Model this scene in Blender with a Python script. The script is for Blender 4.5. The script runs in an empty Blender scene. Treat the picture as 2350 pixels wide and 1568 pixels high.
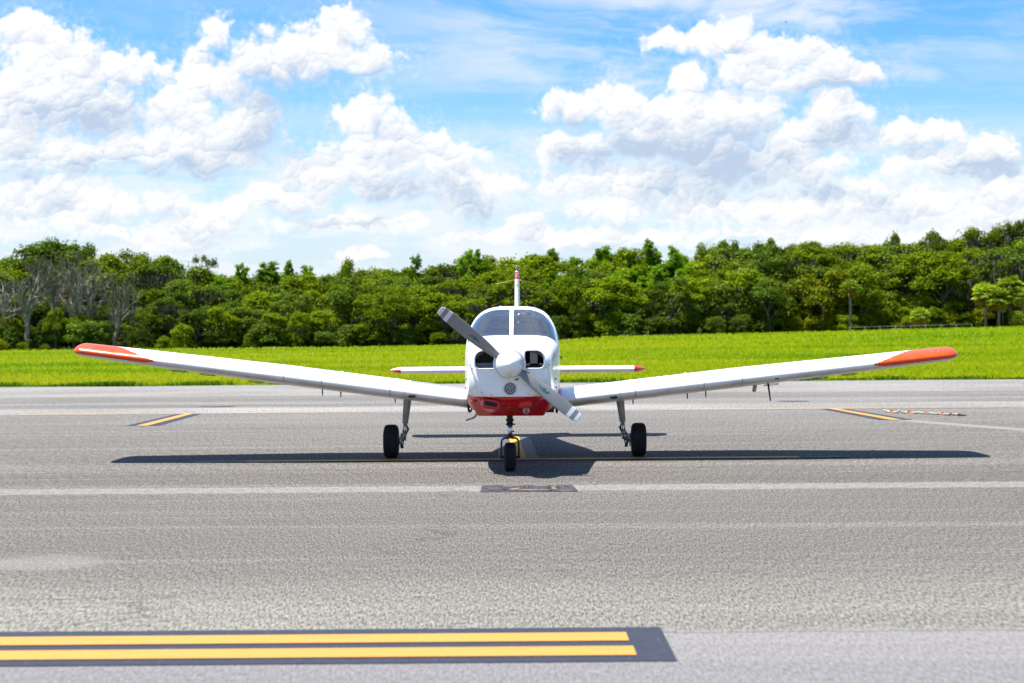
import bpy, bmesh, math, random
import numpy as np
from mathutils import Vector, Matrix
R = math.radians
C = bpy.context.scene.collection
S = bpy.context.scene

# ------------------------------------------------------------------ camera
CAM_H = 1.54                      # eye height above the apron
cam_d = bpy.data.cameras.new('camera'); cam = bpy.data.objects.new('camera', cam_d); C.objects.link(cam)
cam_d.sensor_width = 36.0; cam_d.lens = 56.67
cam_d.clip_start = 0.1; cam_d.clip_end = 20000
cam.location = (0, 0, CAM_H)
cam.rotation_mode = 'QUATERNION'
cam.rotation_quaternion = (Matrix.Rotation(R(90 - 0.31), 3, 'X') @ Matrix.Rotation(R(-0.45), 3, 'Z')).to_quaternion()
cam_d.dof.use_dof = True; cam_d.dof.focus_distance = 18.6; cam_d.dof.aperture_fstop = 2.8
S.camera = cam
S.view_settings.view_transform = 'Standard'; S.view_settings.look = 'None'
S.view_settings.exposure = 1.25; S.view_settings.gamma = 1.0
S.cycles.max_bounces = 8; S.cycles.diffuse_bounces = 3; S.cycles.transparent_max_bounces = 12
S.cycles.transmission_bounces = 6; S.cycles.glossy_bounces = 4; S.cycles.sample_clamp_indirect = 6.0

SUN_EL, SUN_AZ = R(72.5), R(-93.0)      # azimuth from +Y towards +X
sd = Vector((math.cos(SUN_EL)*math.sin(SUN_AZ), math.cos(SUN_EL)*math.cos(SUN_AZ), math.sin(SUN_EL)))
sun_d = bpy.data.lights.new('sun', 'SUN'); sun = bpy.data.objects.new('sun', sun_d); C.objects.link(sun)
sun_d.energy = 5.0; sun_d.angle = R(0.5); sun_d.color = (1.0, 0.955, 0.89)
sun.rotation_mode = 'QUATERNION'; sun.rotation_quaternion = sd.to_track_quat('Z', 'Y')

# ------------------------------------------------------------------ node helpers
class NT:
    """small builder for shader node trees"""
    def __init__(s, tree): s.t = tree; s.n = tree.nodes; s.l = tree.links
    def put(s, sock, v):
        if v is None: return
        if isinstance(v, bpy.types.NodeSocket): s.l.new(v, sock)
        elif isinstance(v, (tuple, list)) and sock.type == 'RGBA' and len(v) == 3: sock.default_value = (*v, 1)
        else: sock.default_value = v
    def math(s, op, a, b=None, c=None, clamp=False):
        n = s.n.new('ShaderNodeMath'); n.operation = op; n.use_clamp = clamp
        for i, v in enumerate((a, b, c)): s.put(n.inputs[i], v)
        return n.outputs[0]
    def vec(s, op, a, b=None, c=None, scale=None):
        n = s.n.new('ShaderNodeVectorMath'); n.operation = op
        for i, v in enumerate((a, b, c)):
            if v is not None: s.put(n.inputs[i], v)
        if scale is not None: s.put(n.inputs['Scale'], scale)
        return n.outputs['Value'] if op in ('LENGTH', 'DOT_PRODUCT', 'DISTANCE') else n.outputs[0]
    def mix(s, f, a, b, mode='MIX'):
        n = s.n.new('ShaderNodeMix'); n.data_type = 'RGBA'; n.blend_type = mode
        s.put(n.inputs[0], f); s.put(n.inputs[6], a); s.put(n.inputs[7], b); return n.outputs[2]
    def ss(s, x, lo, hi, a=0.0, b=1.0, kind='SMOOTHSTEP'):
        n = s.n.new('ShaderNodeMapRange'); n.interpolation_type = kind
        for k, v in zip(('Value', 'From Min', 'From Max', 'To Min', 'To Max'), (x, lo, hi, a, b)): s.put(n.inputs[k], v)
        return n.outputs[0]
    def noise(s, v, scale, detail=2.0, rough=0.5, dist=0.0, dim='3D', out=0, lac=2.0):
        n = s.n.new('ShaderNodeTexNoise'); n.noise_dimensions = dim
        s.put(n.inputs['Vector'], v); n.inputs['Scale'].default_value = scale; n.inputs['Detail'].default_value = detail
        n.inputs['Roughness'].default_value = rough; n.inputs['Distortion'].default_value = dist; n.inputs['Lacunarity'].default_value = lac
        return n.outputs[out]
    def vor(s, v, scale, feat='F1', out='Distance', rnd=1.0, dim='3D'):
        n = s.n.new('ShaderNodeTexVoronoi'); n.feature = feat; n.voronoi_dimensions = dim
        s.put(n.inputs['Vector'], v); n.inputs['Scale'].default_value = scale; n.inputs['Randomness'].default_value = rnd
        return n.outputs[out]
    def xyz(s, x=0.0, y=0.0, z=0.0):
        n = s.n.new('ShaderNodeCombineXYZ'); s.put(n.inputs[0], x); s.put(n.inputs[1], y); s.put(n.inputs[2], z); return n.outputs[0]
    def sep(s, v):
        n = s.n.new('ShaderNodeSeparateXYZ'); s.put(n.inputs[0], v); return n.outputs
    def co(s, kind='Object'): return s.n.new('ShaderNodeTexCoord').outputs[kind]
    def bump(s, h, strength, dist):
        n = s.n.new('ShaderNodeBump'); s.put(n.inputs['Height'], h); n.inputs['Strength'].default_value = strength; n.inputs['Distance'].default_value = dist
        return n.outputs[0]

# ------------------------------------------------------------------ sky
wd = bpy.data.worlds.new('World'); S.world = wd; wd.use_nodes = True
wn = NT(wd.node_tree); wd.node_tree.nodes.clear()
# cumulus masses: horizontal bearing, height above the horizon and half sizes, in hundredths of a 20 degree-ish sector
CL = '''80 95 85 62|150 140 90 58|265 160 92 40|60 225 130 90|210 235 130 62|330 150 30 14
430 240 68 86|500 185 75 62|440 330 110 66|560 290 80 78|500 70 34 38|720 120 118 52|790 62 52 44|850 140 68 42|620 150 80 36
30 330 90 60|160 350 150 50|300 345 120 46|500 345 100 40|140 440 90 50|190 480 110 46|50 470 80 56|240 520 70 22
850 272 62 44|900 330 112 46|1000 362 88 38|790 400 130 48|730 385 62 26|880 432 110 28|650 450 100 36|560 465 60 28|450 505 100 34|380 455 38 20
1070 420 48 34|1085 470 70 32|1130 432 28 24|420 550 120 26|800 510 150 20|1190 532 56 30|1085 540 60 16|830 580 40 13
1545 100 66 22|1640 100 60 32|1690 82 36 34|1720 142 82 46|1800 150 62 38|1890 150 60 54|1950 180 68 26|1840 192 130 20
1310 252 52 32|1420 258 60 56|1330 340 84 40|1590 196 36 42|1560 275 96 58|1690 265 96 56|1500 330 110 62|1640 365 150 76|1790 345 62 60|1930 268 72 52|1900 312 92 44|2080 322 72 26|2150 312 60 20
2150 372 122 42|2265 370 82 38|1840 400 118 46|1480 420 240 44|1400 482 100 28|1600 472 150 34|1800 480 250 34|1980 462 84 38|2110 480 150 34|2310 440 60 60|1400 545 200 26|1990 545 350 24|2280 500 100 44'''
blobs = [tuple(map(float, b.split())) for b in CL.replace('\n', '|').split('|')]
dirv = wn.vec('NORMALIZE', wn.co('Generated'))
dx, dy, dz = wn.sep(dirv)
ay = wn.math('MAXIMUM', wn.math('ABSOLUTE', dy), 0.08)
pu = wn.math('DIVIDE', wn.math('MULTIPLY', dx, 37.0), ay)
pv = wn.math('DIVIDE', wn.math('MULTIPLY', dz, 37.0), ay)
P0 = wn.xyz(pu, pv, 0.0)
w1 = wn.vec('SCALE', wn.vec('SUBTRACT', wn.noise(P0, 0.9, 2, 0.55, out=1, dim='2D'), (0.5, 0.5, 0.5)), scale=0.6)
w2 = wn.vec('SCALE', wn.vec('SUBTRACT', wn.noise(P0, 2.4, 4, 0.55, out=1, dim='2D'), (0.5, 0.5, 0.5)), scale=0.17)
q0 = wn.vec('ADD', P0, wn.vec('ADD', w1, w2))
def masses(q, k):
    f = None
    for (cx, cy, rx, ry) in blobs:
        rx *= 1.34; ry *= 1.30
        d = wn.vec('LENGTH', wn.vec('MULTIPLY_ADD', q, (100/rx, 100/ry, 0.0), (-(cx-1175)/rx, -(764-cy)/ry, 0.0)))
        f = d if f is None else wn.math('SMOOTH_MIN', f, d, k)
    return wn.math('SUBTRACT', 1.05, f)
def billow(q, scale):
    n = wn.n.new('ShaderNodeTexVoronoi'); n.voronoi_dimensions = '2D'; wn.put(n.inputs['Vector'], q); n.inputs['Scale'].default_value = scale
    off = wn.vec('SCALE', wn.vec('SUBTRACT', q, n.outputs['Position']), scale=scale)
    return n.outputs['Distance'], wn.vec('DOT_PRODUCT', off, (-0.30, 0.95, 0.0))
puff, lump = billow(q0, 1.5)
puff2, lump2 = billow(q0, 4.2)
puff3, lump3 = billow(wn.vec('ADD', P0, wn.vec('SCALE', w2, scale=1.6)), 9.5)
den = wn.math('MULTIPLY_ADD', wn.math('SUBTRACT', 0.42, puff), 0.55, masses(q0, 0.35))
den = wn.math('MULTIPLY_ADD', wn.math('SUBTRACT', 0.40, puff2), 0.30, den)
den = wn.math('MULTIPLY_ADD', wn.math('SUBTRACT', 0.40, puff3), 0.15, den)
q1 = wn.vec('ADD', q0, (-0.12, 0.30, 0.0))
den_up = wn.math('MULTIPLY_ADD', wn.math('SUBTRACT', 0.40, wn.vor(q1, 1.5, dim='2D')), 0.50, masses(q1, 0.35))
sky = wn.n.new('ShaderNodeTexSky'); sky.sky_type = 'NISHITA'; sky.sun_disc = False
sky.sun_elevation = SUN_EL; sky.sun_rotation = SUN_AZ
sky.air_density = 1.0; sky.dust_density = 0.6; sky.ozone_density = 3.0
skyc = wn.vec('SCALE', sky.outputs[0], scale=0.10)
# deepen the blue with height, pale moist air at the horizon
el = wn.math('ABSOLUTE', pv)
deep = wn.ss(el, 1.0, 8.0)
tint = wn.mix(deep, (0.98, 1.0, 1.0, 1), (0.40, 0.78, 1.08, 1))
skyb = wn.vec('MULTIPLY', skyc, tint)
pale = wn.math('MULTIPLY', wn.ss(el, 5.6, 0.2), 0.80)
skyb = wn.mix(pale, skyb, (0.350, 0.425, 0.51, 1))
# thin high streaks
cir = wn.noise(wn.vec('ADD', wn.vec('MULTIPLY', P0, (0.10, 0.42, 1.0)), wn.vec('SCALE', w1, scale=0.16)), 1.7, 6, 0.62, 0.3, dim='2D')
cirm = wn.ss(cir, 0.38, 0.70)
side = wn.ss(wn.math('ABSOLUTE', wn.math('SUBTRACT', pu, 4.5)), 9.0, 2.5, 0.25, 1.0)
skyb = wn.mix(wn.math('MULTIPLY', wn.math('MULTIPLY', cirm, side), 0.95), skyb, (0.44, 0.48, 0.53, 1))
# a low far layer of flat cloud
low = wn.noise(wn.vec('ADD', wn.vec('MULTIPLY', P0, (0.22, 0.85, 1.0)), wn.vec('SCALE', w2, scale=0.5)), 1.6, 4, 0.6, dim='2D')
lowm = wn.math('MULTIPLY', wn.ss(low, 0.42, 0.56), wn.ss(el, 5.4, 3.0))
skyb = wn.mix(wn.math('MULTIPLY', lowm, 0.62), skyb, (0.50, 0.52, 0.55, 1))
# cumulus
big = wn.noise(P0, 0.6, 2, 0.5, dim='2D')
fine = wn.noise(q0, 4.5, 4, 0.6, dim='2D')
lit = wn.math('MULTIPLY_ADD', lump, 0.34, wn.ss(wn.math('SUBTRACT', den_up, wn.math('MULTIPLY', den, 0.3)), -0.3, 1.2, 1.06, 0.40, 'LINEAR'))
lit = wn.math('MULTIPLY_ADD', lump2, 0.26, lit)
lit = wn.math('MULTIPLY_ADD', lump3, 0.14, lit)
lit = wn.math('MULTIPLY_ADD', wn.math('SUBTRACT', fine, 0.5), 0.5, lit)
lit = wn.math('MULTIPLY_ADD', wn.math('SUBTRACT', big, 0.48), 0.7, lit)
gf = None                          # broad shaded bellies
for (cx, cy, rx, ry) in [tuple(map(float, b.split())) for b in '380 385 210 30|200 262 130 30|640 230 60 60|625 340 90 50|1630 385 160 72|1440 365 120 42|1940 322 84 34|950 440 110 28|720 178 120 12|1910 205 110 12|1090 490 50 28|40 395 70 14|1330 285 40 12|2250 395 90 20|1850 455 160 14|850 512 90 10'.split('|')]:
    d = wn.vec('LENGTH', wn.vec('MULTIPLY_ADD', q0, (100/rx, 100/ry, 0.0), (-(cx-1175)/rx, -(764-cy)/ry, 0.0)))
    gf = d if gf is None else wn.math('SMOOTH_MIN', gf, d, 0.2)
lit = wn.math('SUBTRACT', lit, wn.ss(gf, 2.1, 0.0, 0.0, 0.70), clamp=True)
ccol = wn.mix(lit, (0.285, 0.350, 0.445, 1), (0.575, 0.573, 0.568, 1))
ccol = wn.mix(wn.ss(el, 3.6, 0.5, 0.0, 0.3), ccol, (0.475, 0.50, 0.54, 1))
edge = wn.noise(P0, 6.0, 3, 0.6, dim='2D')
soft = wn.ss(den_up, -0.1, 0.5, 0.30, 0.62)
alpha = wn.ss(wn.math('MULTIPLY_ADD', wn.math('SUBTRACT', edge, 0.5), 0.22, den), -0.10, soft)
alpha = wn.math('MAXIMUM', alpha, wn.math('MULTIPLY', wn.math('MULTIPLY', wn.ss(den, -0.75, 0.0), wn.ss(edge, 0.40, 0.75)), 0.22))
alpha = wn.math('MULTIPLY', alpha, wn.ss(el, 8.6, 7.6))
alpha = wn.math('MULTIPLY', alpha, wn.ss(el, 0.2, 2.2, 0.65, 1.0))
full = wn.mix(alpha, skyb, ccol)
# higher than the picture: broken cloud over the rest of the dome
hi = wn.noise(wn.vec('MULTIPLY', dirv, (1, 1, 2.0)), 2.6, 4, 0.55)
him = wn.math('MULTIPLY', wn.ss(hi, 0.53, 0.68), wn.ss(el, 8.0, 13.0))
full = wn.mix(wn.math('MULTIPLY', him, 0.45), full, (0.30, 0.33, 0.38, 1))
bg = wn.n.new('ShaderNodeBackground'); wn.put(bg.inputs[0], full); bg.inputs[1].default_value = 0.79
wo = wn.n.new('ShaderNodeOutputWorld'); wn.l.new(bg.outputs[0], wo.inputs[0])
wd.cycles.sampling_method = 'MANUAL'; wd.cycles.sample_map_resolution = 512

# ------------------------------------------------------------------ object helpers
def tag(o, label=None, cat=None, group=None, kind=None):
    if label: o['label'] = label
    if cat: o['category'] = cat
    if group: o['group'] = group
    if kind: o['kind'] = kind
    return o
def empty(name, loc=(0, 0, 0), parent=None):
    o = bpy.data.objects.new(name, None); C.objects.link(o); o.location = loc; o.parent = parent; o.empty_display_size = 0.2
    return o
def mesh(name, verts, faces, mats, parent=None, smooth=False, mi=None):
    me = bpy.data.meshes.new(name)
    me.from_pydata([tuple(v) for v in verts], [], [tuple(f) for f in faces])
    for m in (mats if isinstance(mats, (list, tuple)) else [mats]): me.materials.append(m)
    if mi is not None: me.polygons.foreach_set('material_index', np.array(mi, np.int32))
    if smooth: me.polygons.foreach_set('use_smooth', np.ones(len(me.polygons), bool))
    me.update()
    o = bpy.data.objects.new(name, me); C.objects.link(o); o.parent = parent
    return o
def quads(name, V, mat, parent=None):
    """V: (n,4,3) array of free quads -> one mesh"""
    n = len(V); me = bpy.data.meshes.new(name)
    me.vertices.add(n*4); me.vertices.foreach_set('co', V.reshape(-1).astype(np.float32))
    me.loops.add(n*4); me.loops.foreach_set('vertex_index', np.arange(n*4, dtype=np.int32))
    me.polygons.add(n); me.polygons.foreach_set('loop_start', np.arange(0, n*4, 4, dtype=np.int32))
    for m in (mat if isinstance(mat, (list, tuple)) else [mat]): me.materials.append(m)
    me.update(calc_edges=True); me.validate()
    if name is None: return me
    o = bpy.data.objects.new(name, me); C.objects.link(o); o.parent = parent
    return o
class G:
    """collects shapes into one mesh"""
    def __init__(s): s.v = []; s.f = []; s.m = []
    def add(s, v, f, m=0):
        b = len(s.v); s.v += [tuple(x) for x in v]; s.f += [tuple(i+b for i in q) for q in f]; s.m += [m]*len(f); return s
    def box(s, c, size, m=0, rot=None):
        x, y, z = [a/2 for a in size]; c = Vector(c)
        v = [Vector((i*x, j*y, k*z)) for i in (-1, 1) for j in (-1, 1) for k in (-1, 1)]
        if rot is not None: v = [rot @ a for a in v]
        return s.add([a+c for a in v], [(0,1,3,2),(4,6,7,5),(0,4,5,1),(2,3,7,6),(0,2,6,4),(1,5,7,3)], m)
    def tube(s, pts, rad, n=12, m=0, cap=True):
        pts = [Vector(p) for p in pts]; k = len(pts)
        rad = rad if isinstance(rad, (list, tuple)) else [rad]*k
        v = []; up = None
        for i, p in enumerate(pts):
            t = (pts[min(i+1, k-1)] - pts[max(i-1, 0)]).normalized()
            if up is None: up = Vector((0, 0, 1)) if abs(t.z) < .9 else Vector((0, 1, 0))
            a = t.cross(up).normalized(); b = a.cross(t).normalized(); up = b
            for j in range(n):
                th = 2*math.pi*j/n; v.append(p + (a*math.cos(th) + b*math.sin(th))*rad[i])
        f = [(i*n+j, i*n+(j+1) % n, (i+1)*n+(j+1) % n, (i+1)*n+j) for i in range(k-1) for j in range(n)]
        if cap: f += [tuple(range(n))[::-1], tuple((k-1)*n+j for j in range(n))]
        return s.add(v, f, m)
    def lathe(s, prof, origin, axis='y', n=32, m=0):
        """prof: (radius, distance along the axis) pairs"""
        o = Vector(origin); v = []; k = len(prof)
        for r, d in prof:
            for j in range(n):
                a = 2*math.pi*j/n; c, q = r*math.cos(a), r*math.sin(a)
                v.append(o + Vector({'y': (c, d, q), 'x': (d, c, q), 'z': (c, q, d)}[axis]))
        return s.add(v, [(i*n+j, i*n+(j+1) % n, (i+1)*n+(j+1) % n, (i+1)*n+j) for i in range(k-1) for j in range(n)], m)
    def make(s, name, mats, parent=None, smooth=False, bevel=0, auto=None):
        o = mesh(name, s.v, s.f, mats, parent, smooth, s.m)
        if auto:
            bm = bmesh.new(); bm.from_mesh(o.data); bmesh.ops.recalc_face_normals(bm, faces=bm.faces)
            for e in bm.edges:
                if len(e.link_faces) == 2 and e.calc_face_angle(0) > R(auto): e.smooth = False
            for f in bm.faces: f.smooth = True
            bm.to_mesh(o.data); bm.free()
        if bevel:
            b = o.modifiers.new('bevel', 'BEVEL'); b.width = bevel; b.segments = 2; b.limit_method = 'ANGLE'
        return o

def mat(name, col=(.5, .5, .5), rough=.5, metal=0.0, spec=.5, coat=0.0):
    m = bpy.data.materials.new(name); m.use_nodes = True
    b = m.node_tree.nodes['Principled BSDF']
    b.inputs['Base Color'].default_value = (*col, 1); b.inputs['Roughness'].default_value = rough
    b.inputs['Metallic'].default_value = metal; b.inputs['Specular IOR Level'].default_value = spec
    b.inputs['Coat Weight'].default_value = coat; b.inputs['Coat Roughness'].default_value = .08
    t = NT(m.node_tree); t.b = b; t.m = m
    return t
def dirty(t, col, dark, scale=3.0, amount=.5, lo=.45, hi=.75, sc=(1, 1, 1)):
    p = t.vec('MULTIPLY', t.co(), sc)
    f = t.math('MULTIPLY', t.ss(t.noise(p, scale, 6, .65), lo, hi), amount)
    return t.mix(f, (*col, 1), (*dark, 1))

# ------------------------------------------------------------------ ground
def sstep(x, a, b):
    t = np.clip((x-a)/(b-a), 0, 1); return t*t*(3-2*t)
def ground_z(x, y):
    """height of the grass and the wood's floor: level by the apron, rolling up to the right further off"""
    x = np.asarray(x, float); y = np.asarray(y, float)
    far = np.interp(x, [-90, -60, -20, 0, 12, 40, 70, 110], [-.5, -.4, -.35, -.1, .75, 1.2, 1.75, 2.2])
    z = far*sstep(y, 75, 215)
    bank = np.interp(x, [-200, 28, 40, 60, 80, 140], [0, 0, 1.6, 2.2, 2.4, 3.0])
    z = z + bank*sstep(y, 222, 245)
    return z - .06*sstep(y, 49, 50)*(1-sstep(y, 50, 60))

apron_m = mat('asphalt', rough=.92, spec=.25)
t = apron_m; P = t.co(); X, Y, Z = t.sep(P)
warp = t.noise(t.vec('MULTIPLY', P, (.12, 1, 1)), .9, 4, .6)
yw = t.math('MULTIPLY_ADD', t.math('SUBTRACT', warp, .5), 1.1, Y)
ys = t.math('MULTIPLY_ADD', t.math('SUBTRACT', t.noise(P, 6, 4, .6), .5), .08, Y)
def band(lo, hi, soft, y=None):
    y = y or yw
    return t.math('MULTIPLY', t.ss(y, lo-soft, lo+soft), t.ss(y, hi+soft, hi-soft))
base = (.101, .093, .082, 1)
c = t.mix(t.ss(yw, 11.2, 8.4), base, (.148, .142, .120, 1))
c = t.mix(t.math('MULTIPLY', band(16.4, 18.2, .15), .45), c, (.070, .063, .054, 1))
c = t.mix(t.math('MULTIPLY', band(10.8, 15.0, .8), .25), c, (.080, .072, .061, 1))
c = t.mix(t.math('MULTIPLY', band(18.4, 19.1, .15), .25), c, (.21, .20, .185, 1))
c = t.mix(t.math('MULTIPLY', t.ss(yw, 22, 31), .45), c, (.165, .157, .145, 1))
c = t.mix(t.math('MULTIPLY', band(31.8, 34.2, .35), .65), c, (.26, .25, .23, 1))
c = t.mix(t.math('MULTIPLY', band(35.8, 36.8, .2), .5), c, (.20, .19, .175, 1))
c = t.mix(t.math('MULTIPLY', band(40.5, 60, .4), .5), c, (.25, .243, .228, 1))
# large soft unevenness and long tyre-worn streaks
blot = t.noise(t.vec('MULTIPLY', P, (.45, 1, 1)), .35, 5, .55)
c = t.mix(t.ss(blot, .35, .65, .0, .42), c, (.078, .070, .060, 1))
strk = t.noise(t.vec('MULTIPLY', P, (.05, 1.6, 1)), 1.2, 4, .6)
c = t.mix(t.ss(strk, .50, .72, .0, .30), c, (.20, .19, .175, 1))
# aggregate
Pa = t.vec('MULTIPLY', P, (1, .14, 1)); g1 = t.noise(Pa, 105, 2, .6); g2 = t.noise(Pa, 62, 2, .6); g3 = t.noise(Pa, 150, 1, .5)
grain = t.math('ADD', t.math('MULTIPLY', t.math('SUBTRACT', g1, .5), 3.0), t.math('ADD', t.math('MULTIPLY', t.math('SUBTRACT', g2, .5), 1.6), t.math('MULTIPLY', t.math('SUBTRACT', g3, .5), 1.4)))
g4 = t.noise(t.vec('MULTIPLY', P, (1, .075, 1)), 48, 2, .6)
grain = t.math('MULTIPLY_ADD', t.math('MULTIPLY', t.math('SUBTRACT', g4, .5), t.ss(Y, 11, 20)), 2.0, grain)
gsc = t.math('MAXIMUM', t.math('ADD', 1.0, t.math('MULTIPLY', grain, 1.3)), .25)
gcol = t.mix(.24, (.5, .5, .5, 1), t.noise(Pa, 90, 1, .5, out=1))
gcol = t.vec('SCALE', gcol, scale=2.0)
c = t.vec('MULTIPLY', t.vec('SCALE', c, scale=gsc), gcol)
# pale smooth surfacing in the foreground and the old white strip
crk = t.vor(t.vec('ADD', P, t.vec('SCALE', t.noise(P, .8, 5, .65, out=1), scale=1.6)), .16, 'DISTANCE_TO_EDGE')
c = t.mix(t.math('MULTIPLY', t.math('MULTIPLY', t.ss(crk, .006, .001), t.ss(t.noise(P, .3, 2, .5), .45, .6)), .5), c, (.035, .033, .03, 1))
near = t.mix(t.math('MULTIPLY', t.ss(t.noise(t.vec('MULTIPLY', P, (.1, 2.2, 1)), 2.0, 3, .5), .45, .6), .35), (.158, .150, .146, 1), (.132, .125, .125, 1))
near = t.mix(t.ss(ys, 7.62, 7.42, 0, .5), near, (.116, .111, .118, 1))
near = t.vec('SCALE', near, scale=t.math('MAXIMUM', t.math('ADD', 1.0, t.math('MULTIPLY', grain, .5)), .4))
c = t.mix(t.ss(t.math('MULTIPLY_ADD', t.math('SUBTRACT', t.noise(P, 1.1, 5, .7), .5), .5, Y), 8.46, 8.20), c, near)
c = t.mix(t.math('MULTIPLY', band(8.225, 8.25, .006, ys), .55), c, (.05, .048, .05, 1))
wf = t.ss(t.noise(P, 9, 5, .7), .30, .62, .80, .30)
stripm = t.math('MULTIPLY', band(15.68, 16.26, .03, ys), wf)
c = t.mix(stripm, c, t.vec('SCALE', (.215, .213, .20), scale=t.math('ADD', 1.0, t.math('MULTIPLY', grain, .30))))
# a dried round puddle mark and one curved pale streak
pd = t.vec('LENGTH', t.vec('MULTIPLY', t.vec('SUBTRACT', t.vec('ADD', P, t.vec('SCALE', t.noise(P, 2, 4, .6, out=1), scale=.25)), (-3.1, 11.1, .12)), (2.0, 2.5, 0)))
c = t.mix(t.ss(pd, 1.15, .6, 0, .42), c, (.17, .17, .155, 1))
cy = t.math('SUBTRACT', Y, t.math('MULTIPLY_ADD', t.math('SUBTRACT', X, 6.8), -2.4, 27.0))
c = t.mix(t.math('MULTIPLY', t.ss(t.math('ABSOLUTE', cy), .8, .2, 0, .55), t.ss(X, 6.3, 6.9)), c, (.23, .22, .21, 1))
t.put(t.b.inputs['Base Color'], c)
t.put(t.b.inputs['Normal'], t.bump(t.math('ADD', g1, g2), .08, .004))

V = []; F = []
xs = np.concatenate([[-4000, -600, -120], np.arange(-60, 61, 2.0), [120, 600, 4000]])
yy = [-400, -30, 0, 20, 40]
edge_y = 49.3 + .25*np.sin(xs*.7) + .12*np.sin(xs*2.3+1)
nV = []
for y in yy: nV += [(x, y, 0) for x in xs]
nV += [(x, e, 0) for x, e in zip(xs, edge_y)]
n = len(xs); nf = [(j*n+i, j*n+i+1, (j+1)*n+i+1, (j+1)*n+i) for j in range(len(yy)) for i in range(n-1)]
tag(mesh('apron', nV, nf, apron_m.m), kind='structure')

# grass field and the ground of the wood: one sheet out to the horizon
gm = mat('meadow', rough=.95, spec=.1); t = gm; P = t.co(); X, Y, Z = t.sep(P)
n1 = t.noise(t.vec('MULTIPLY', P, (.35, 1, 1)), .25, 5, .6); n2 = t.noise(t.vec('MULTIPLY', P, (1, .25, 1)), 2.2, 5, .7)
n3 = t.noise(t.vec('MULTIPLY', P, (.12, .5, 1)), .35, 3, .5)
c = t.mix(t.ss(n1, .38, .64), (.068, .155, .002, 1), (.118, .195, .002, 1))
c = t.mix(t.ss(n3, .50, .62, 0, .6), c, (.155, .205, .003, 1))
c = t.mix(t.ss(n2, .46, .66, 0, .75), c, (.060, .130, .002, 1))
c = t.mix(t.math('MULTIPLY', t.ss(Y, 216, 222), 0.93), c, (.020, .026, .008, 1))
c2 = t.mix(t.ss(n1, .4, .6), (.09, .15, .01, 1), (.16, .17, .03, 1))
c = t.mix(t.math('MULTIPLY', t.math('MULTIPLY', t.ss(Y, 216, 220), t.ss(X, 26, 32)), .9), c, c2)
t.put(t.b.inputs['Base Color'], c)
gx = np.concatenate([[-6000, -2500, -900, -400, -200], np.arange(-130, 131, 4.0), [200, 400, 900, 2500, 6000]])
gy = np.concatenate([[48.7, 49.4, 50.2, 52, 56], np.arange(60, 300, 5.0), [330, 400, 600, 1200, 4000, 9000]])
XX, YY = np.meshgrid(gx, gy); ZZ = ground_z(np.clip(XX, -130, 130), np.minimum(YY, 300)) - .004
ZZ[0] = -.12; ZZ[1] = -.10
vv = np.stack([XX, YY, ZZ], -1).reshape(-1, 3); n = len(gx)
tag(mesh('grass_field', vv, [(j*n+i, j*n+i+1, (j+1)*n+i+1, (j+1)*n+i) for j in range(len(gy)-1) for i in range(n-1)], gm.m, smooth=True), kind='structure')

# grass tufts: nobody could count them
def leaf_mat(name, cols, trans=.35, noise_sc=.8, var=.5, clump=.5, rough=.6, pscale=(1, 1, 1)):
    m = bpy.data.materials.new(name); m.use_nodes = True; t = NT(m.node_tree); m.node_tree.nodes.clear(); t.m = m
    geo = t.n.new('ShaderNodeNewGeometry'); oi = t.n.new('ShaderNodeObjectInfo')
    rnd = geo.outputs['Random Per Island']
    pos = t.vec('ADD', t.co(), t.vec('SCALE', (31.0, 17.0, 5.0), scale=oi.outputs['Random']))
    nz_ = t.noise(t.vec('MULTIPLY', pos, pscale), noise_sc, 3, .55)
    k = t.math('ADD', t.math('MULTIPLY', rnd, var), t.math('MULTIPLY_ADD', t.math('SUBTRACT', nz_, .5), clump*(1.6 if pscale[0] == 1 else 3.6), clump*.8))
    ramp = t.n.new('ShaderNodeValToRGB'); t.put(ramp.inputs[0], k)
    el = ramp.color_ramp.elements
    while len(el) < len(cols): el.new(.5)
    for i, cc in enumerate(cols): el[i].position = .12 + .76*i/(len(cols)-1); el[i].color = (*cc, 1)
    tone = t.math('MULTIPLY_ADD', oi.outputs['Random'], .5, .75)
    col = t.vec('SCALE', ramp.outputs[0], scale=tone)
    d = t.n.new('ShaderNodeBsdfDiffuse'); t.put(d.inputs[0], col)
    tr = t.n.new('ShaderNodeBsdfTranslucent'); t.put(tr.inputs[0], t.vec('MULTIPLY', col, (1.3, 1.25, .6)))
    mx = t.n.new('ShaderNodeMixShader'); mx.inputs[0].default_value = trans
    t.l.new(d.outputs[0], mx.inputs[1]); t.l.new(tr.outputs[0], mx.inputs[2])
    gl = t.n.new('ShaderNodeBsdfGlossy'); gl.inputs['Roughness'].default_value = .45; gl.inputs[0].default_value = (.6, .65, .6, 1)
    m2 = t.n.new('ShaderNodeMixShader'); m2.inputs[0].default_value = .004
    t.l.new(mx.outputs[0], m2.inputs[1]); t.l.new(gl.outputs[0], m2.inputs[2])
    o = t.n.new('ShaderNodeOutputMaterial'); t.l.new(m2.outputs[0], o.inputs[0])
    return m
grass_m = leaf_mat('grass_blades', [(.050, .130, .003), (.110, .205, .003), (.185, .258, .004), (.255, .292, .008)], .45, .10, .40, .6, pscale=(.3, 1, 1))
rng = np.random.default_rng(5)
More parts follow.
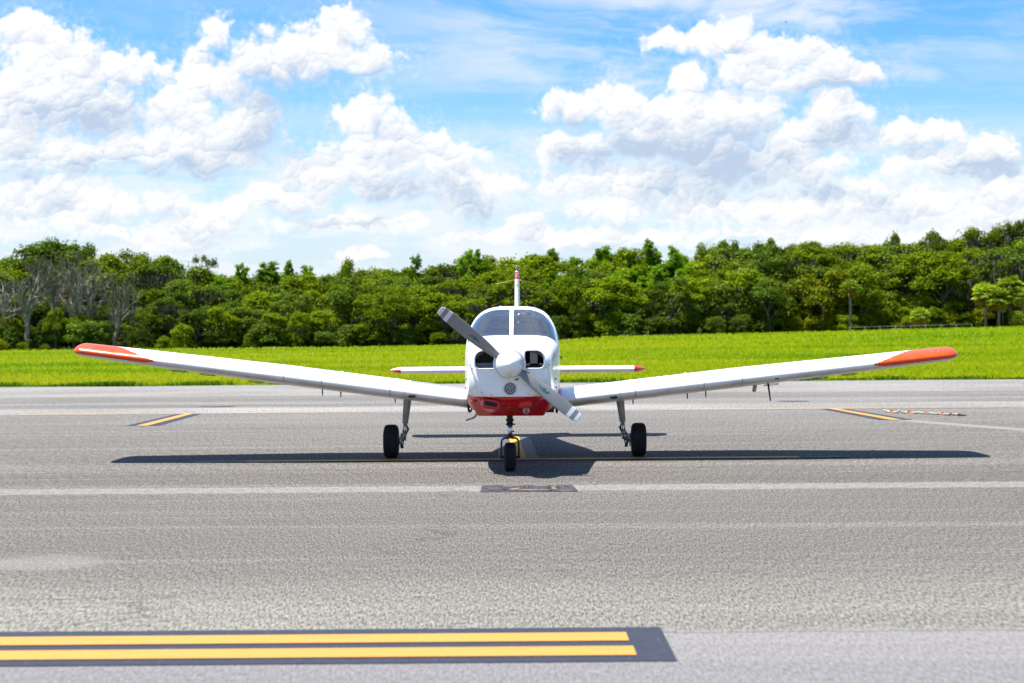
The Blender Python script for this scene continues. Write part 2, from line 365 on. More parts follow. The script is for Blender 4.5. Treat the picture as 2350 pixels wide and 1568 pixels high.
def blades(n, x, y, h, w, lean):
    z = ground_z(x, y); a = rng.uniform(0, 2*np.pi, n); b = a + rng.uniform(-.6, .6, n) + np.pi/2
    dx, dy = np.cos(a)*w, np.sin(a)*w*.5
    lx, ly = np.cos(b)*lean*h, np.sin(b)*lean*h
    p0 = np.stack([x-dx, y-dy, z-.02], -1); p1 = np.stack([x+dx, y+dy, z-.02], -1)
    p2 = np.stack([x+dx*.35+lx, y+dy*.35+ly, z+h*.95], -1); p3 = np.stack([x-dx*.35+lx, y-dy*.35+ly, z+h], -1)
    return np.stack([p0, p1, p2, p3], 1)
L = []
n = 60000; y = 49.2 + rng.exponential(2.2, n); x = rng.uniform(-22, 22, n)
L.append(blades(n, x, y, rng.uniform(.04, .15, n)*np.clip(.2+(y-49.2)*.6, 0, 1)*(.8+.35*np.sin(x*1.7)*np.sin(x*.53+1)), rng.uniform(.012, .03, n), rng.uniform(.3, 1.1, n)))
n = 150000; u = rng.uniform(0, 1, n); y = 50/(1-u*.772); x = rng.uniform(-1, 1, n)*y*.345
s_ = y/60
L.append(blades(n, x, y, rng.uniform(.10, .24, n)*s_**.25, rng.uniform(.02, .05, n)*s_, rng.uniform(.5, 1.6, n)))
tag(quads('meadow_grass', np.concatenate(L), grass_m), 'bright yellow-green meadow grass beyond the apron', 'grass', kind='stuff')
weed_m = leaf_mat('weed_leaves', [(.03, .085, .003), (.06, .15, .004), (.11, .20, .008)], .3, .8)
n = 17000; cxs = rng.uniform(-21, 21, 90); k = rng.integers(0, 90, n); y = 49.35 + np.abs(rng.normal(0, .45, n)); x = cxs[k] + rng.normal(0, .35, n)
tag(quads('verge_weeds', blades(n, x, y, rng.uniform(.02, .14, n)*np.clip(.4+(cxs[k] % 3)*.4, .4, 1.4), rng.uniform(.015, .04, n), rng.uniform(.5, 1.5, n)), weed_m), 'dark green weeds fringing the apron edge', 'weeds', kind='stuff')

# ------------------------------------------------------------------ painted markings (flat, 4 mm above the surface)
def paint(name, col, worn, wornness=.25, scale=8):
    t = mat(name, col, .6, spec=.3); P = t.co()
    f = t.math('MAXIMUM', t.ss(t.noise(P, scale, 6, .7), .62-wornness*.5, .72, 0, wornness*2), t.ss(t.noise(t.vec('MULTIPLY', P, (1, .3, 1)), 38, 4, .75), .56, .66, 0, .70))
    g = t.math('MULTIPLY_ADD', t.math('SUBTRACT', t.noise(P, 90, 2, .6), .5), .5, 1.0)
    t.put(t.b.inputs['Base Color'], t.vec('SCALE', t.mix(f, (*col, 1), (*worn, 1)), scale=g)); return t.m
yellow = paint('yellow_paint', (.43, .205, .034), (.36, .21, .09), .22)
yellow_far = paint('old_yellow_paint', (.42, .25, .08), (.24, .205, .16), .46, 5)
yellow_near = paint('stand_yellow_paint', (.62, .31, .014), (.40, .22, .04), .12)
black = paint('black_paint', (.022, .024, .036), (.055, .054, .06), .18)
blackw = paint('worn_black_paint', (.045, .046, .056), (.15, .145, .14), .45, 6)
cream = paint('cream_paint', (.30, .24, .17), (.09, .085, .085), .6, 10)
def sheet(name, polys, m, z, **k):
    V = []; F = []
    for p in polys:
        b = len(V); V += [(x, y, z) for x, y in p]; F.append(tuple(range(b, b+len(p))))
    o = mesh(name, V, F, m); tag(o, kind='structure', **k); return o
def rect(x0, x1, y0, y1, s=0): return [(x0, y0), (x1, y0), (x1+s, y1), (x0+s, y1)]
sheet('taxi_line_border', [rect(-30, .76, 7.51, 8.38)], black, .004)
sheet('taxi_line', [rect(-30, .58, 7.64, 7.86), rect(-30, .57, 8.0, 8.22)], yellow, .008)
sheet('stand_line_border', [[(-.185, 19.74), (.315, 19.74), (.245, 23.8), (-.22, 23.8)], rect(-3.4, 3.5, 19.42, 19.74)], blackw, .004)
sheet('stand_line', [[(.02, 19.65), (.165, 19.65), (.09, 23.8), (-.06, 23.8)], rect(-3.33, 3.47, 19.47, 19.66)], yellow_near, .008)
for sx, sl in ((-6.33, 0), (6.28, .25)):
    sheet('parking_line_border', [[(sx-.28+sl, 27.5), (sx+.30+sl, 27.5), (sx+.25, 31.5), (sx-.25, 31.5)]], black, .004)
    sheet('parking_line', [[(sx-.09+sl, 27.45), (sx+.11+sl, 27.45), (sx+.08, 31.52), (sx-.09, 31.52)], ], yellow, .008)
    sheet('faded_line', [rect(sx-3.4, sx+3.5, 31.54, 31.67)], yellow_far, .006)
sheet('faded_line', [rect(-13, -4.5, 41.9, 42.1), rect(5.5, 14.5, 42.3, 42.5)], paint('ghost_line_paint', (.32, .235, .16), (.23, .215, .19), .5, 5), .004)
sheet('tie_down_patch', [[(-6.85, 34.6), (-6.4, 34.45), (-6.0, 34.55), (-5.95, 34.75), (-6.5, 34.85)], [(5.72, 35.0), (6.1, 34.85), (6.45, 34.95), (6.4, 35.2), (5.9, 35.25)],
      [(-4.0, 19.5), (-3.75, 19.38), (-3.3, 19.42), (-3.2, 19.58), (-3.6, 19.68), (-3.95, 19.62)], [(3.45, 19.5), (3.7, 19.42), (4.1, 19.5), (4.0, 19.66), (3.6, 19.66)]], blackw, .009)
# stand number, painted to be read from the other side
sheet('number_patch', [[(-.32, 15.58), (.63, 15.55), (.60, 16.22), (-.31, 16.26)]], paint('patch_paint', (.022, .020, .026), (.11, .10, .10), .42, 7), .004)
def stroke(pts, w):
    out = []
    for (x0, y0), (x1, y1) in zip(pts, pts[1:]):
        d = Vector((x1-x0, y1-y0)); d.normalize(); nn = Vector((-d.y, d.x))*w/2; d *= w*.45
        out.append([(x0-d.x-nn.x, y0-d.y-nn.y), (x1+d.x-nn.x, y1+d.y-nn.y), (x1+d.x+nn.x, y1+d.y+nn.y), (x0-d.x+nn.x, y0-d.y+nn.y)])
    return out
two = [(-.08, 16.10), (.10, 16.10), (.13, 16.02), (.10, 15.94), (-.08, 15.74), (.16, 15.72)]
three = [(.24, 16.10), (.38, 16.10), (.43, 16.0), (.36, 15.92), (.43, 15.84), (.38, 15.72), (.22, 15.72)]
sheet('number_paint', stroke(two, .06), cream, .008)
sheet('number_paint', stroke(three, .06), cream, .008)

# ------------------------------------------------------------------ trees
oak_m = [leaf_mat('oak_leaves', [(0.0193, 0.0455, 0.0024), (0.0503, 0.0952, 0.0032), (0.1017, 0.1571, 0.0055), (0.1646, 0.2166, 0.0095)], .28, .45, .5, .55),
         leaf_mat('dark_oak_leaves', [(0.0150, 0.0381, 0.0045), (0.0357, 0.0716, 0.0062), (0.0704, 0.1176, 0.0107), (0.1220, 0.1792, 0.0196)], .25, .45, .5, .55),
         leaf_mat('yellow_green_leaves', [(0.0292, 0.0615, 0.0018), (0.0708, 0.1278, 0.0036), (0.1290, 0.1941, 0.0054), (0.1916, 0.2462, 0.0090)], .35, .45, .5, .55),
         leaf_mat('gold_green_leaves', [(0.0354, 0.0503, 0.0024), (0.0886, 0.1142, 0.0040), (0.1559, 0.1825, 0.0065), (0.1984, 0.2282, 0.0097)], .35, .5, .5, .5)]
pine_m = leaf_mat('pine_needles', [(0.0156, 0.0538, 0.0027), (0.0439, 0.1291, 0.0036), (0.0927, 0.2045, 0.0063), (0.1658, 0.2799, 0.0108)], .30, .6, .5, .6)
bush_m = leaf_mat('bush_leaves', [(0.0124, 0.0374, 0.0027), (0.0341, 0.0850, 0.0036), (0.0682, 0.1360, 0.0063), (0.1240, 0.1904, 0.0108)], .35, .7, .5, .5)
moss_m = leaf_mat('hanging_moss', [(.060, .056, .040), (.105, .098, .072), (.16, .15, .115)], .25, .8, .6, .4)
def bark(name, a, b):
    t = mat(name, a, .9, spec=.2); P = t.vec('MULTIPLY', t.co(), (1, 1, .25))
    t.put(t.b.inputs['Base Color'], t.mix(t.ss(t.noise(P, 3.5, 5, .7), .38, .62), (*a, 1), (*b, 1))); return t.m
bark_m = bark('bark', (.055, .045, .036), (.13, .115, .095))
dead_m = bark('dead_wood', (.125, .118, .105), (.29, .28, .255))
palmtrunk_m = bark('palm_trunk', (.12, .10, .08), (.22, .20, .17))

def leaves(rng, cen, nrm, size, flat=.55, aspect=1.6):
    """free quads at cen, facing loosely along nrm"""
    n = len(cen); r = rng.normal(size=(n, 3)); nn = nrm*flat + r*(1-flat)*.8
    nn /= np.linalg.norm(nn, axis=1, keepdims=True)+1e-9
    a = np.cross(nn, rng.normal(size=(n, 3))); a /= np.linalg.norm(a, axis=1, keepdims=True)+1e-9
    b = np.cross(nn, a); s = (size*.5)[:, None]; a = a*s*aspect**.5; b = b*s/aspect**.5
    return np.stack([cen-a*.55-b, cen+a*.4-b*.7, cen+a*.6+b*.9, cen-a*.35+b], 1)
def puffball(rng, c, rad, n, size, squash=.92):
    d = rng.normal(size=(n, 3)); d /= np.linalg.norm(d, axis=1, keepdims=True)
    d[:, 2] = np.where(d[:, 2] < -.35, -d[:, 2]*.6, d[:, 2])
    rr = rad*(rng.uniform(0, 1, n)**.35)*(1+.22*np.sin(d[:, 0]*5+c[0])*np.cos(d[:, 2]*6+c[1]))
    p = d*rr[:, None]*np.array([1, 1, squash]) + np.array(c)
    nr = d*.7 + np.array([0, 0, .55])
    return leaves(rng, p, nr, size*rng.uniform(.6, 1.35, n))
def limb(g, rng, p, d, ln, r0, depth, kids=3, tips=None, bend=.28, up=.15, m=0, sides=6):
    pts = [Vector(p)]; rad = [r0]; d = Vector(d).normalized(); k = 4
    for i in range(k):
        d = (d + Vector(rng.normal(size=3))*bend*.5 + Vector((0, 0, up*.5))).normalized()
        pts.append(pts[-1] + d*ln/k); rad.append(r0*(1-.55*(i+1)/k))
    if depth == 0: rad[-1] = r0*.15
    g.tube(pts, rad, sides, m, cap=False)
    if depth > 0:
        for j in range(kids):
            f = rng.uniform(.45, 1.0) if j else 1.0
            q = pts[min(k, int(f*k))]; a = Vector(rng.normal(size=3)); a -= a.project(d); a.normalize()
            limb(g, rng, q, d*1.0 + a*rng.uniform(.5, 1.1), ln*rng.uniform(.5, .8), rad[min(k, int(f*k))]*.75, depth-1, kids, tips, bend, up, m, max(4, sides-1))
    if tips is not None and depth <= 1: tips.append((np.array(pts[-1]), ln))

def broad_crown(seed, h=10., w=3.3, low=.12, dens=1.0, leaf=.24, moss=0, open_=0.0):
    """returns (crown leaf quads, moss quads or None) for a tree of height h"""
    rng = np.random.default_rng(seed); L = []; M = []
    nl = int(24*dens)
    for i in range(nl):
        f = rng.uniform(low, 1) if i > 6 else rng.uniform(.7, 1)
        env = math.sin(math.pi*min(1, max(.05, (f-low*.5)/(1.12-low*.5))))**.6
        a = rng.uniform(0, 2*np.pi); rr = w*env*rng.uniform(.35+open_*.3, 1.0)
        rad = rng.uniform(.8, 1.6)*(1.15-f*.3)
        c = (rr*np.cos(a), rr*np.sin(a), h*f - rad*.55)
        L.append(puffball(rng, c, rad, int(280*rad**1.6*(1-open_*.35)), leaf))
        if moss and rng.uniform() < moss:
            n = 26; p = np.array(c) + rng.normal(size=(n, 3))*np.array([rad*.6, rad*.6, .2]) - np.array([0, 0, rad*.3])
            ln = rng.uniform(.5, 1.7, n); wd_ = rng.uniform(.06, .16, n); an = rng.uniform(0, np.pi, n)
            ax = np.stack([np.cos(an)*wd_, np.sin(an)*wd_, np.zeros(n)], -1); dn = np.stack([rng.normal(0, .08, n), rng.normal(0, .08, n), -ln], -1)
            M.append(np.stack([p-ax, p+ax, p+dn+ax*.3, p+dn-ax*.3], 1))
    # loose outer twigs that roughen the outline
    n = int(420*dens); d = rng.normal(size=(n, 3)); d /= np.linalg.norm(d, axis=1, keepdims=True); d[:, 2] = np.abs(d[:, 2])
    p = d*np.array([w*1.02, w*1.02, h*.5]) * rng.uniform(.8, 1.08, (n, 1)) + np.array([0, 0, h*.5])
    L.append(leaves(rng, p, d, leaf*rng.uniform(.6, 1.2, n)))
    return np.concatenate(L), (np.concatenate(M) if M else None)
def pine_crown(seed, h=12., w=2.6, low=.35, nb=34):
    rng = np.random.default_rng(seed); L = []; g = G()
    g.tube([(0, 0, -.3), (.1, 0, h*.35), (-.05, .1, h*.7), (0, 0, h*.97)], [.22, .17, .11, .03], 7, cap=False)
    for i in range(nb):
        f = rng.uniform(low, 1); a = rng.uniform(0, 2*np.pi); env = (1-(f-low)/(1-low)*.62)*min(1, .45+(f-low)*3)
        r = w*env*rng.uniform(.55, 1); tip = np.array([r*np.cos(a), r*np.sin(a), h*f+r*.18])
        g.tube([(0, 0, h*f-r*.12), tuple(tip)], [.05, .02], 4, cap=False)
        for k in range(3):
            c = tip*np.array([1, 1, 1]) * np.array([1-.2*k, 1-.2*k, 1]) + rng.normal(size=3)*.25
            n = 62; d = rng.normal(size=(n, 3)); d /= np.linalg.norm(d, axis=1, keepdims=True); d[:, 2] = np.abs(d[:, 2])*.9
            L.append(leaves(rng, c+d*rng.uniform(.1, .62, (n, 1)), d+np.array([0, 0, .4]), rng.uniform(.16, .36, n), .5, 2.4))
    return np.concatenate(L), g
def leaf_mesh(name, Q, m):
    o = quads(name, Q, m); me = o.data; bpy.data.objects.remove(o); return me
def g_mesh(name, g, m):
    o = g.make(name, m, smooth=True); me = o.data; bpy.data.objects.remove(o); return me
def trunk_mesh(seed, h, w, moss=False):
    rng = np.random.default_rng(seed+500); g = G()
    g.tube([(0, 0, -.5), (.1*rng.normal(), 0, h*.2), (.2*rng.normal(), .1, h*.4)], [.30, .22, .18], 8, cap=False)
    for i in range(5):
        a = i*1.26+rng.uniform(0, .6); limb(g, rng, (0, 0, h*rng.uniform(.22, .42)), (math.cos(a), math.sin(a), 1.1), h*.34, .13, 1, 2)
    return g_mesh('trunk', g, bark_m)

PROTO = {}
for i in range(6):
    dk = i % 2
    q, _ = broad_crown(10+i, 10, 2.9+.4*(i % 3), .10)
    PROTO['oak', i] = dict(crown=leaf_mesh('crown', q, oak_m[dk]), trunk=trunk_mesh(i, 10, 4))
for i in range(4):
    q, mq = broad_crown(40+i, 10, 3.4, .16, 1.0, .26, moss=.9, open_=.6)
    PROTO['mossy', i] = dict(crown=leaf_mesh('crown', q, oak_m[i % 2]), trunk=trunk_mesh(20+i, 10, 4), moss=leaf_mesh('hanging_moss', mq, moss_m))
for i in range(3):
    q, _ = broad_crown(60+i, 10, 3.0, .08, 1.05, .28)
    PROTO['light', i] = dict(crown=leaf_mesh('crown', q, oak_m[2]), trunk=trunk_mesh(30+i, 10, 4))
q, _ = broad_crown(70, 7, 4.2, .10, 1.2, .26); PROTO['gold', 0] = dict(crown=leaf_mesh('crown', q, oak_m[3]), trunk=trunk_mesh(36, 7, 4))
for i in range(3):
    q, g = pine_crown(80+i, 12, 2.7+.3*i, .30)
    PROTO['pine', i] = dict(crown=leaf_mesh('crown', q, pine_m), trunk=g_mesh('trunk', g, bark_m))
for i in range(2):
    q, g = pine_crown(90+i, 13, 2.5, .80, 16)
    PROTO['toppine', i] = dict(crown=leaf_mesh('crown', q, pine_m), trunk=g_mesh('trunk', g, bark_m))
for i in range(4):
    q, _ = broad_crown(100+i, 4.2, 2.1, .02, .7, .24)
    PROTO['bush', i] = dict(crown=leaf_mesh('leaves', q, [oak_m[2], oak_m[1], oak_m[0], oak_m[3]][i]))

F_PX = 3700.0            # photo units per metre at one metre
def px_x(px, d): return (px-1175)/F_PX*d
used_labels = {}
LAND = [(0, 90, 'at the far left edge'), (90, 240, 'among the dead trees'), (240, 420, 'just right of the dead trees'), (420, 620, 'above the outer left wing'),
        (620, 860, 'above the inner left wing'), (860, 1010, 'above the left tailplane'), (1010, 1130, 'by the upper blade'), (1130, 1260, 'behind the tail fin'),
        (1260, 1440, 'just right of the cabin'), (1440, 1640, 'near the tallest pine'), (1640, 1840, 'left of the gold-green tree'), (1840, 2010, 'around the gold-green tree'),
        (2010, 2240, 'above the right wing tip'), (2240, 2420, 'above the palm clump')]
ORD = ['leftmost', 'second', 'third', 'fourth', 'fifth', 'sixth', 'seventh', 'eighth', 'ninth', 'tenth', 'eleventh', 'twelfth', 'thirteenth', 'fourteenth', 'fifteenth', 'sixteenth']
placed = []
def tree(kind, i, px, d, top_px=None, hw=1.0, name='tree', label=None, cat='tree', group=None, rot=None, base=None, row=None):
    """top_px: photo height of its top; its width follows its height times hw"""
    i = i % len([k for k in PROTO if k[0] == kind]); P = PROTO[kind, i]
    x = px_x(px, d); z = float(ground_z(x, d)) if base is None else base
    y_roll = (px-1175)*-.0079
    top = CAM_H + (764 - (top_px - y_roll))/F_PX*d
    h0 = max(v[2] for v in P['crown'].attributes['position'].data[0:1] and [(0, 0, P['h'])]) if 'h' in P else None
    if h0 is None:
        n = len(P['crown'].vertices); a = np.empty(n*3, np.float32); P['crown'].vertices.foreach_get('co', a); h0 = P['h'] = float(np.percentile(a[2::3], 99.6))
    s = (top-z)/h0
    r = empty(name, (x, d, z)); r.rotation_euler.z = rnd.uniform(0, 6.28) if rot is None else rot
    r.scale = (s*hw, s*hw, s)
    for k in P:
        if k == 'h': continue
        o = bpy.data.objects.new(P[k].name.split('.')[0], P[k]); C.objects.link(o); o.parent = r
        if k == 'moss': o['kind'] = 'stuff'
    tag(r, label, cat, group); placed.append((r, px, row, kind)); return r
rnd = random.Random(11)
SKY = [(-150, 600), (0, 600), (40, 590), (90, 560), (140, 560), (180, 568), (240, 590), (280, 582), (350, 588), (400, 595), (440, 612), (520, 625), (600, 618), (680, 618), (760, 622), (800, 606), (860, 610), (900, 610),
       (950, 606), (1000, 606), (1060, 588), (1110, 584), (1150, 592), (1200, 590), (1300, 582), (1390, 575), (1430, 574), (1560, 574), (1640, 572), (1700, 568), (1760, 562), (1850, 552), (1950, 550), (2050, 546), (2150, 540), (2250, 530), (2300, 524), (2400, 525), (2600, 530)]
def skyl(px): return float(np.interp(px, [a for a, b in SKY], [b for a, b in SKY]))
def base_px(px): return float(np.interp(px, [0, 600, 1100, 1300, 1700, 2350], [806, 800, 792, 778, 757, 748]))
def jit(a): return rnd.uniform(-a, a)
def kind_at(px, row):
    u = rnd.random()
    if px < 380: return 'mossy' if u < .62 else ('oak' if u < .8 else 'light')
    if px < 1000: return 'mossy' if u < .18 else ('oak' if u < .72 else ('light' if u < .94 else 'pine'))
    if px < 1240: return 'mossy' if u < .38 else ('oak' if u < .7 else 'light')
    if px < 1640: return 'pine' if u < .50 else ('oak' if u < .75 else 'light')
    if px < 2050: return 'oak' if u < .72 else ('light' if u < .88 else 'mossy')
    return 'mossy' if u < .62 else ('oak' if u < .85 else 'light')
ROWS = [('front', 224, .58, 58, .15), ('second', 230, .73, 58, .12), ('third', 237, .84, 62, .09), ('skyline', 245, .965, 58, .06), ('rear', 256, .92, 90, .04)]
for row, d, frac, step, jj in ROWS:
    px = -120 + jit(20)
    while px < 2480:
        gap = (row == 'front' and 1700 < px) or (row == 'second' and (1780 < px < 1860 or 1990 < px < 2090))
        if not gap:
            b = base_px(px); s = skyl(px); f = frac + jit(jj)
            dd = d + jit(3); kd = kind_at(px, row)
            if row == 'front' and px < 330: f *= .60
            if row == 'second' and px < 250: f *= .72
            if row == 'front' and kd == 'pine': kd = 'light'
            tree(kd, rnd.randrange(6), px, dd, b-(b-s)*f, hw=rnd.uniform(.82, 1.15)*(1.45 if frac < .6 else 1.2), row=row, name='pine_tree' if kd == 'pine' else 'broadleaf_tree')
        px += step*rnd.uniform(.75, 1.25)
# trees that stand out on the skyline
for (k, i, px, top, hw, nm, lb) in [
    ('mossy', 0, 112, 550, .62, 'oak_tree', 'tall open oak rising highest over the dead trees'), ('mossy', 1, 190, 560, .6, 'oak_tree', 'thin open oak on the skyline beside the tallest one over the dead trees'),
    ('oak', 2, 468, 588, .50, 'oak_tree', 'round topped tree standing alone on the skyline over the outer left wing'),
    ('toppine', 0, 556, 606, .7, 'pine_tree', 'small feathery pine top on the skyline left of the flat topped pine'), ('toppine', 1, 615, 602, 1.2, 'pine_tree', 'flat topped pine on the low part of the skyline'),
    ('toppine', 0, 664, 598, .5, 'pine_tree', 'thin spindly pine poking above the low part of the skyline'), ('toppine', 1, 708, 610, .8, 'pine_tree', 'small open pine top right of the spindly pine'),
    ('oak', 4, 802, 598, .55, 'oak_tree', 'narrow oak top breaking the skyline above the inner left wing'), ('pine', 0, 955, 588, .55, 'pine_tree', 'dense dark cone topped tree on the skyline left of the propeller tip'),
    ('pine', 1, 1072, 576, .85, 'pine_tree', 'bright green pine on the skyline above the upper propeller blade'), ('pine', 2, 1104, 577, .7, 'pine_tree', 'bright green pine on the skyline just left of the tail fin'),
    ('toppine', 0, 1268, 572, .7, 'pine_tree', 'small pine tuft on the skyline just right of the tail fin'), ('toppine', 1, 1392, 566, 1.0, 'pine_tree', 'round topped pine on the skyline right of the cabin'),
    ('pine', 0, 1492, 553, .75, 'pine_tree', 'tallest dark pine in the middle of the right-hand wood'), ('pine', 1, 1545, 566, .9, 'pine_tree', 'light green pine right beside the tallest dark pine'),
    ('mossy', 2, 1625, 562, .6, 'oak_tree', 'see-through oak with sky showing in its crown right of the pines'), ('oak', 0, 1672, 553, .6, 'oak_tree', 'rounded grey-green oak on the skyline right of the see-through oak'),
    ('oak', 1, 1765, 550, .6, 'oak_tree', 'dark oak on the skyline above the power lines'), ('mossy', 3, 2048, 536, .45, 'oak_tree', 'thin spiky oak top on the skyline above the lone palm'),
    ('mossy', 1, 2142, 532, .6, 'oak_tree', 'flat umbrella shaped oak on the skyline left of the palm clump'), ('mossy', 0, 2215, 524, .6, 'oak_tree', 'broad oak on the skyline above the palm clump'),
    ('mossy', 2, 2300, 513, .62, 'oak_tree', 'tallest moss draped oak on the skyline near the right edge'), ('oak', 3, 2352, 508, .5, 'oak_tree', 'dark oak cut off by the right edge on the skyline')]:
    tree(k, i, px, 244 + jit(3), top, hw, nm, lb, 'tree', 'trees that stand out on the skyline')
# single trees in front of the wood
tree('gold', 0, 1893, 229.5, 622, 1.15, 'oak_tree', 'gold-green rounded tree standing in front of the dark wood beside the lone palm', 'tree')
tree('oak', 5, 1765, 225, 640, 1.35, 'oak_tree', 'grey-green spreading oak in front of the wood with grass showing to its right', 'tree')
tree('light', 1, 2120, 228, 668, .9, 'oak_tree', 'small light green tree behind the fan palm bush', 'tree')
tree('light', 2, 128, 219, 708, .85, 'oak_tree', 'bright green young tree at the foot of the dead trees', 'tree')
tree('light', 0, 690, 220, 716, .9, 'oak_tree', 'low light green tree at the foot of the wood behind the left wing', 'tree')
tree('pine', 2, 1060, 221, 702, .9, 'pine_tree', 'pale green low tree with drooping layers left of the cabin', 'tree')
tree('light', 1, 1330, 222, 690, .8, 'oak_tree', 'yellow-green small tree at the wood edge right of the cabin', 'tree')
# bushes along the foot of the wood
bn = {}
px = -60
while px < 2450:
    on_bank = px > 1750
    d = 221.5 + jit(2) if not on_bank else rnd.choice([226, 231, 236])
    b = base_px(px) - (0 if not on_bank else 8)
    k = rnd.choice([1, 1, 2, 1, 0] if not on_bank else [0, 3, 3, 0])
    tree('bush', k, px, d, b-rnd.uniform(24, 58 if px > 300 else 80)*(0.62 if on_bank else 1), rnd.uniform(.9, 1.5), 'bush', None, 'bush', row='bush')
    px += rnd.uniform(34, 80) if not on_bank else rnd.uniform(18, 34)
px = -80
while px < 2460:
    tree('bush', rnd.choice([1, 1, 2]), px, 233+jit(2), base_px(px)-rnd.uniform(45, 90), rnd.uniform(1.1, 1.5), 'bush', None, 'bush', row='under')
    px += rnd.uniform(42, 66)
for px, d, top, k in [(1700, 224, 722, 1), (2180, 226, 708, 3), (2140, 225, 706, 0), (2222, 225, 716, 0), (2070, 228, 705, 0), (2010, 229, 712, 3), (0, 216.5, 778, 3), (50, 216.2, 786, 0), (105, 216.8, 790, 3)]:
    tree('bush', k, px, d, top, 1.2, 'bush', None, 'bush', row='bush')
# the moss-hung dead trees on the left
def dead(seed, px, d, top, lean=0, r=.38, label=''):
    rng = np.random.default_rng(seed); g = G(); tips = []
    x = px_x(px, d); z = float(ground_z(x, d)); h = CAM_H+(764-top)/F_PX*d - z
    r0 = empty('dead_tree', (x, d, z)); tag(r0, label, 'dead tree', 'bare dead trees at the wood edge')
    g.tube([(0, 0, -.3), (lean*.1*h, 0, h*.18), (lean*.25*h, .1, h*.34), (lean*.34*h, .05, h*.5)], [r*1.15, r*.85, r*.7, r*.5], 9, cap=False)
    g.make('trunk', dead_m, r0, True)
    g = G()
    for i in range(8):
        a = i*.8+rng.uniform(0, .6); q = h*rng.uniform(.22, .5)
        limb(g, rng, (lean*.22*h*q/(.3*h), 0, q), (math.cos(a)*.62+lean, math.sin(a)*.4, 1.3), h*.30, r*.6, 2, 3, tips, .36, .25, sides=6)
    g.make('branches', dead_m, r0, True)
    Q = []
    for t_, ln in tips:
        if rng.uniform() < .35:
            n = 9; p = t_+rng.normal(size=(n, 3))*.35; l2 = rng.uniform(.4, 1.6, n); w_ = rng.uniform(.04, .10, n); an = rng.uniform(0, np.pi, n)
            ax = np.stack([np.cos(an)*w_, np.sin(an)*w_, 0*w_], -1); dn = np.stack([0*l2, 0*l2, -l2], -1); Q.append(np.stack([p-ax, p+ax, p+dn+ax*.3, p+dn-ax*.3], 1))
    tag(quads('hanging_moss', np.concatenate(Q), moss_m, r0), kind='stuff')
dead(1, 62, 221.0, 592, .02, .42, 'largest bleached dead tree with wide bare limbs near the left edge')
dead(2, 18, 222, 604, -.15, .30, 'bleached dead tree leaning towards the left edge of the wood')
dead(3, 170, 223, 588, .03, .30, 'dead tree with straight pale trunk just right of the bright young tree')
dead(4, 205, 223.5, 575, .05, .28, 'dead moss hung tree second to the right of the bright young tree')
dead(5, 258, 221.5, 640, .35, .30, 'dead tree leaning to the right above the left wing tip')
dead(6, 118, 224, 580, .10, .30, 'dead tree with forked white limbs behind the bright young tree')

# palms
frond_m = leaf_mat('palm_fronds', [(0.0484, 0.1320, 0.0060), (0.1210, 0.2376, 0.0100), (0.2420, 0.3432, 0.0200), (0.3993, 0.4224, 0.0600)], .25, 1.2, .5, .5)
dry_m = leaf_mat('dry_palm_fronds', [(.16, .11, .008), (.34, .25, .015), (.45, .35, .05)], .25, 1.2, .6, .4)
def palm(seed, px, d, top, hr=1.0, label='', trunk=True, name='palm_tree', base=None):
    rng = np.random.default_rng(seed); x = px_x(px, d); z = float(ground_z(x, d)); h = CAM_H+(764-top-(px-1175)*.0079)/F_PX*d - z - hr*.9
    r = empty(name, (x, d, z)); tag(r, label, 'palm')
    def fan(n, elo, ehi, L0):
        Q = []
        for i in range(n):
            a = rng.uniform(0, 2*np.pi); e = math.asin(rng.uniform(math.sin(elo), math.sin(ehi))); dr = np.array([math.cos(a)*math.cos(e), math.sin(a)*math.cos(e), math.sin(e)])
            root = np.array([0, 0, h]) + dr*L0*.45; side = np.cross(dr, [0, 0, 1]); side /= np.linalg.norm(side)+1e-6
            for k in range(9):
                t_ = (k-4)/4*1.15; dd = dr*math.cos(t_)+side*math.sin(t_); ln = L0*rng.uniform(.45, .62)
                tip = root+dd*ln+np.array([0, 0, -ln*.14]); w = np.cross(dd, rng.normal(size=3)); w = w/np.linalg.norm(w)*.07*L0
                mid = root+dd*ln*.55; Q.append([root-w*.2, mid-w, tip, mid+w])
        return np.array(Q)
    quads('fronds', fan(58, -.45, 1.5, hr*1.05), frond_m, r)
    quads('dry_fronds', fan(26, -1.3, -.25, hr*1.0), dry_m, r)
    if trunk: G().tube([(0, 0, -.3), (.08, 0, h*.5), (0, 0, h+.1)], [.22, .19, .2], 9).make('trunk', palmtrunk_m, r, True)
palm(1, 1951, 221.5, 640, 1.45, 'lone cabbage palm with grey trunk in front of the gold-green tree')
palm(2, 2262, 222, 646, 1.9, 'left-hand palm of the yellowing palm clump')
palm(3, 2292, 220.5, 660, 1.8, 'low middle palm of the yellowing palm clump')
palm(4, 2318, 222, 630, 2.0, 'tallest palm of the yellowing palm clump')
palm(5, 2346, 221, 655, 1.7, 'right-hand palm of the clump, cut off by the picture edge')
palm(6, 2112, 219, 704, 1.5, 'short fan palm standing among the bushes behind the rail fence', trunk=True, name='fan_palm')
palm(7, 2335, 220, 712, 1.3, 'low bushy palm at the right end of the rail fence', trunk=False, name='fan_palm')

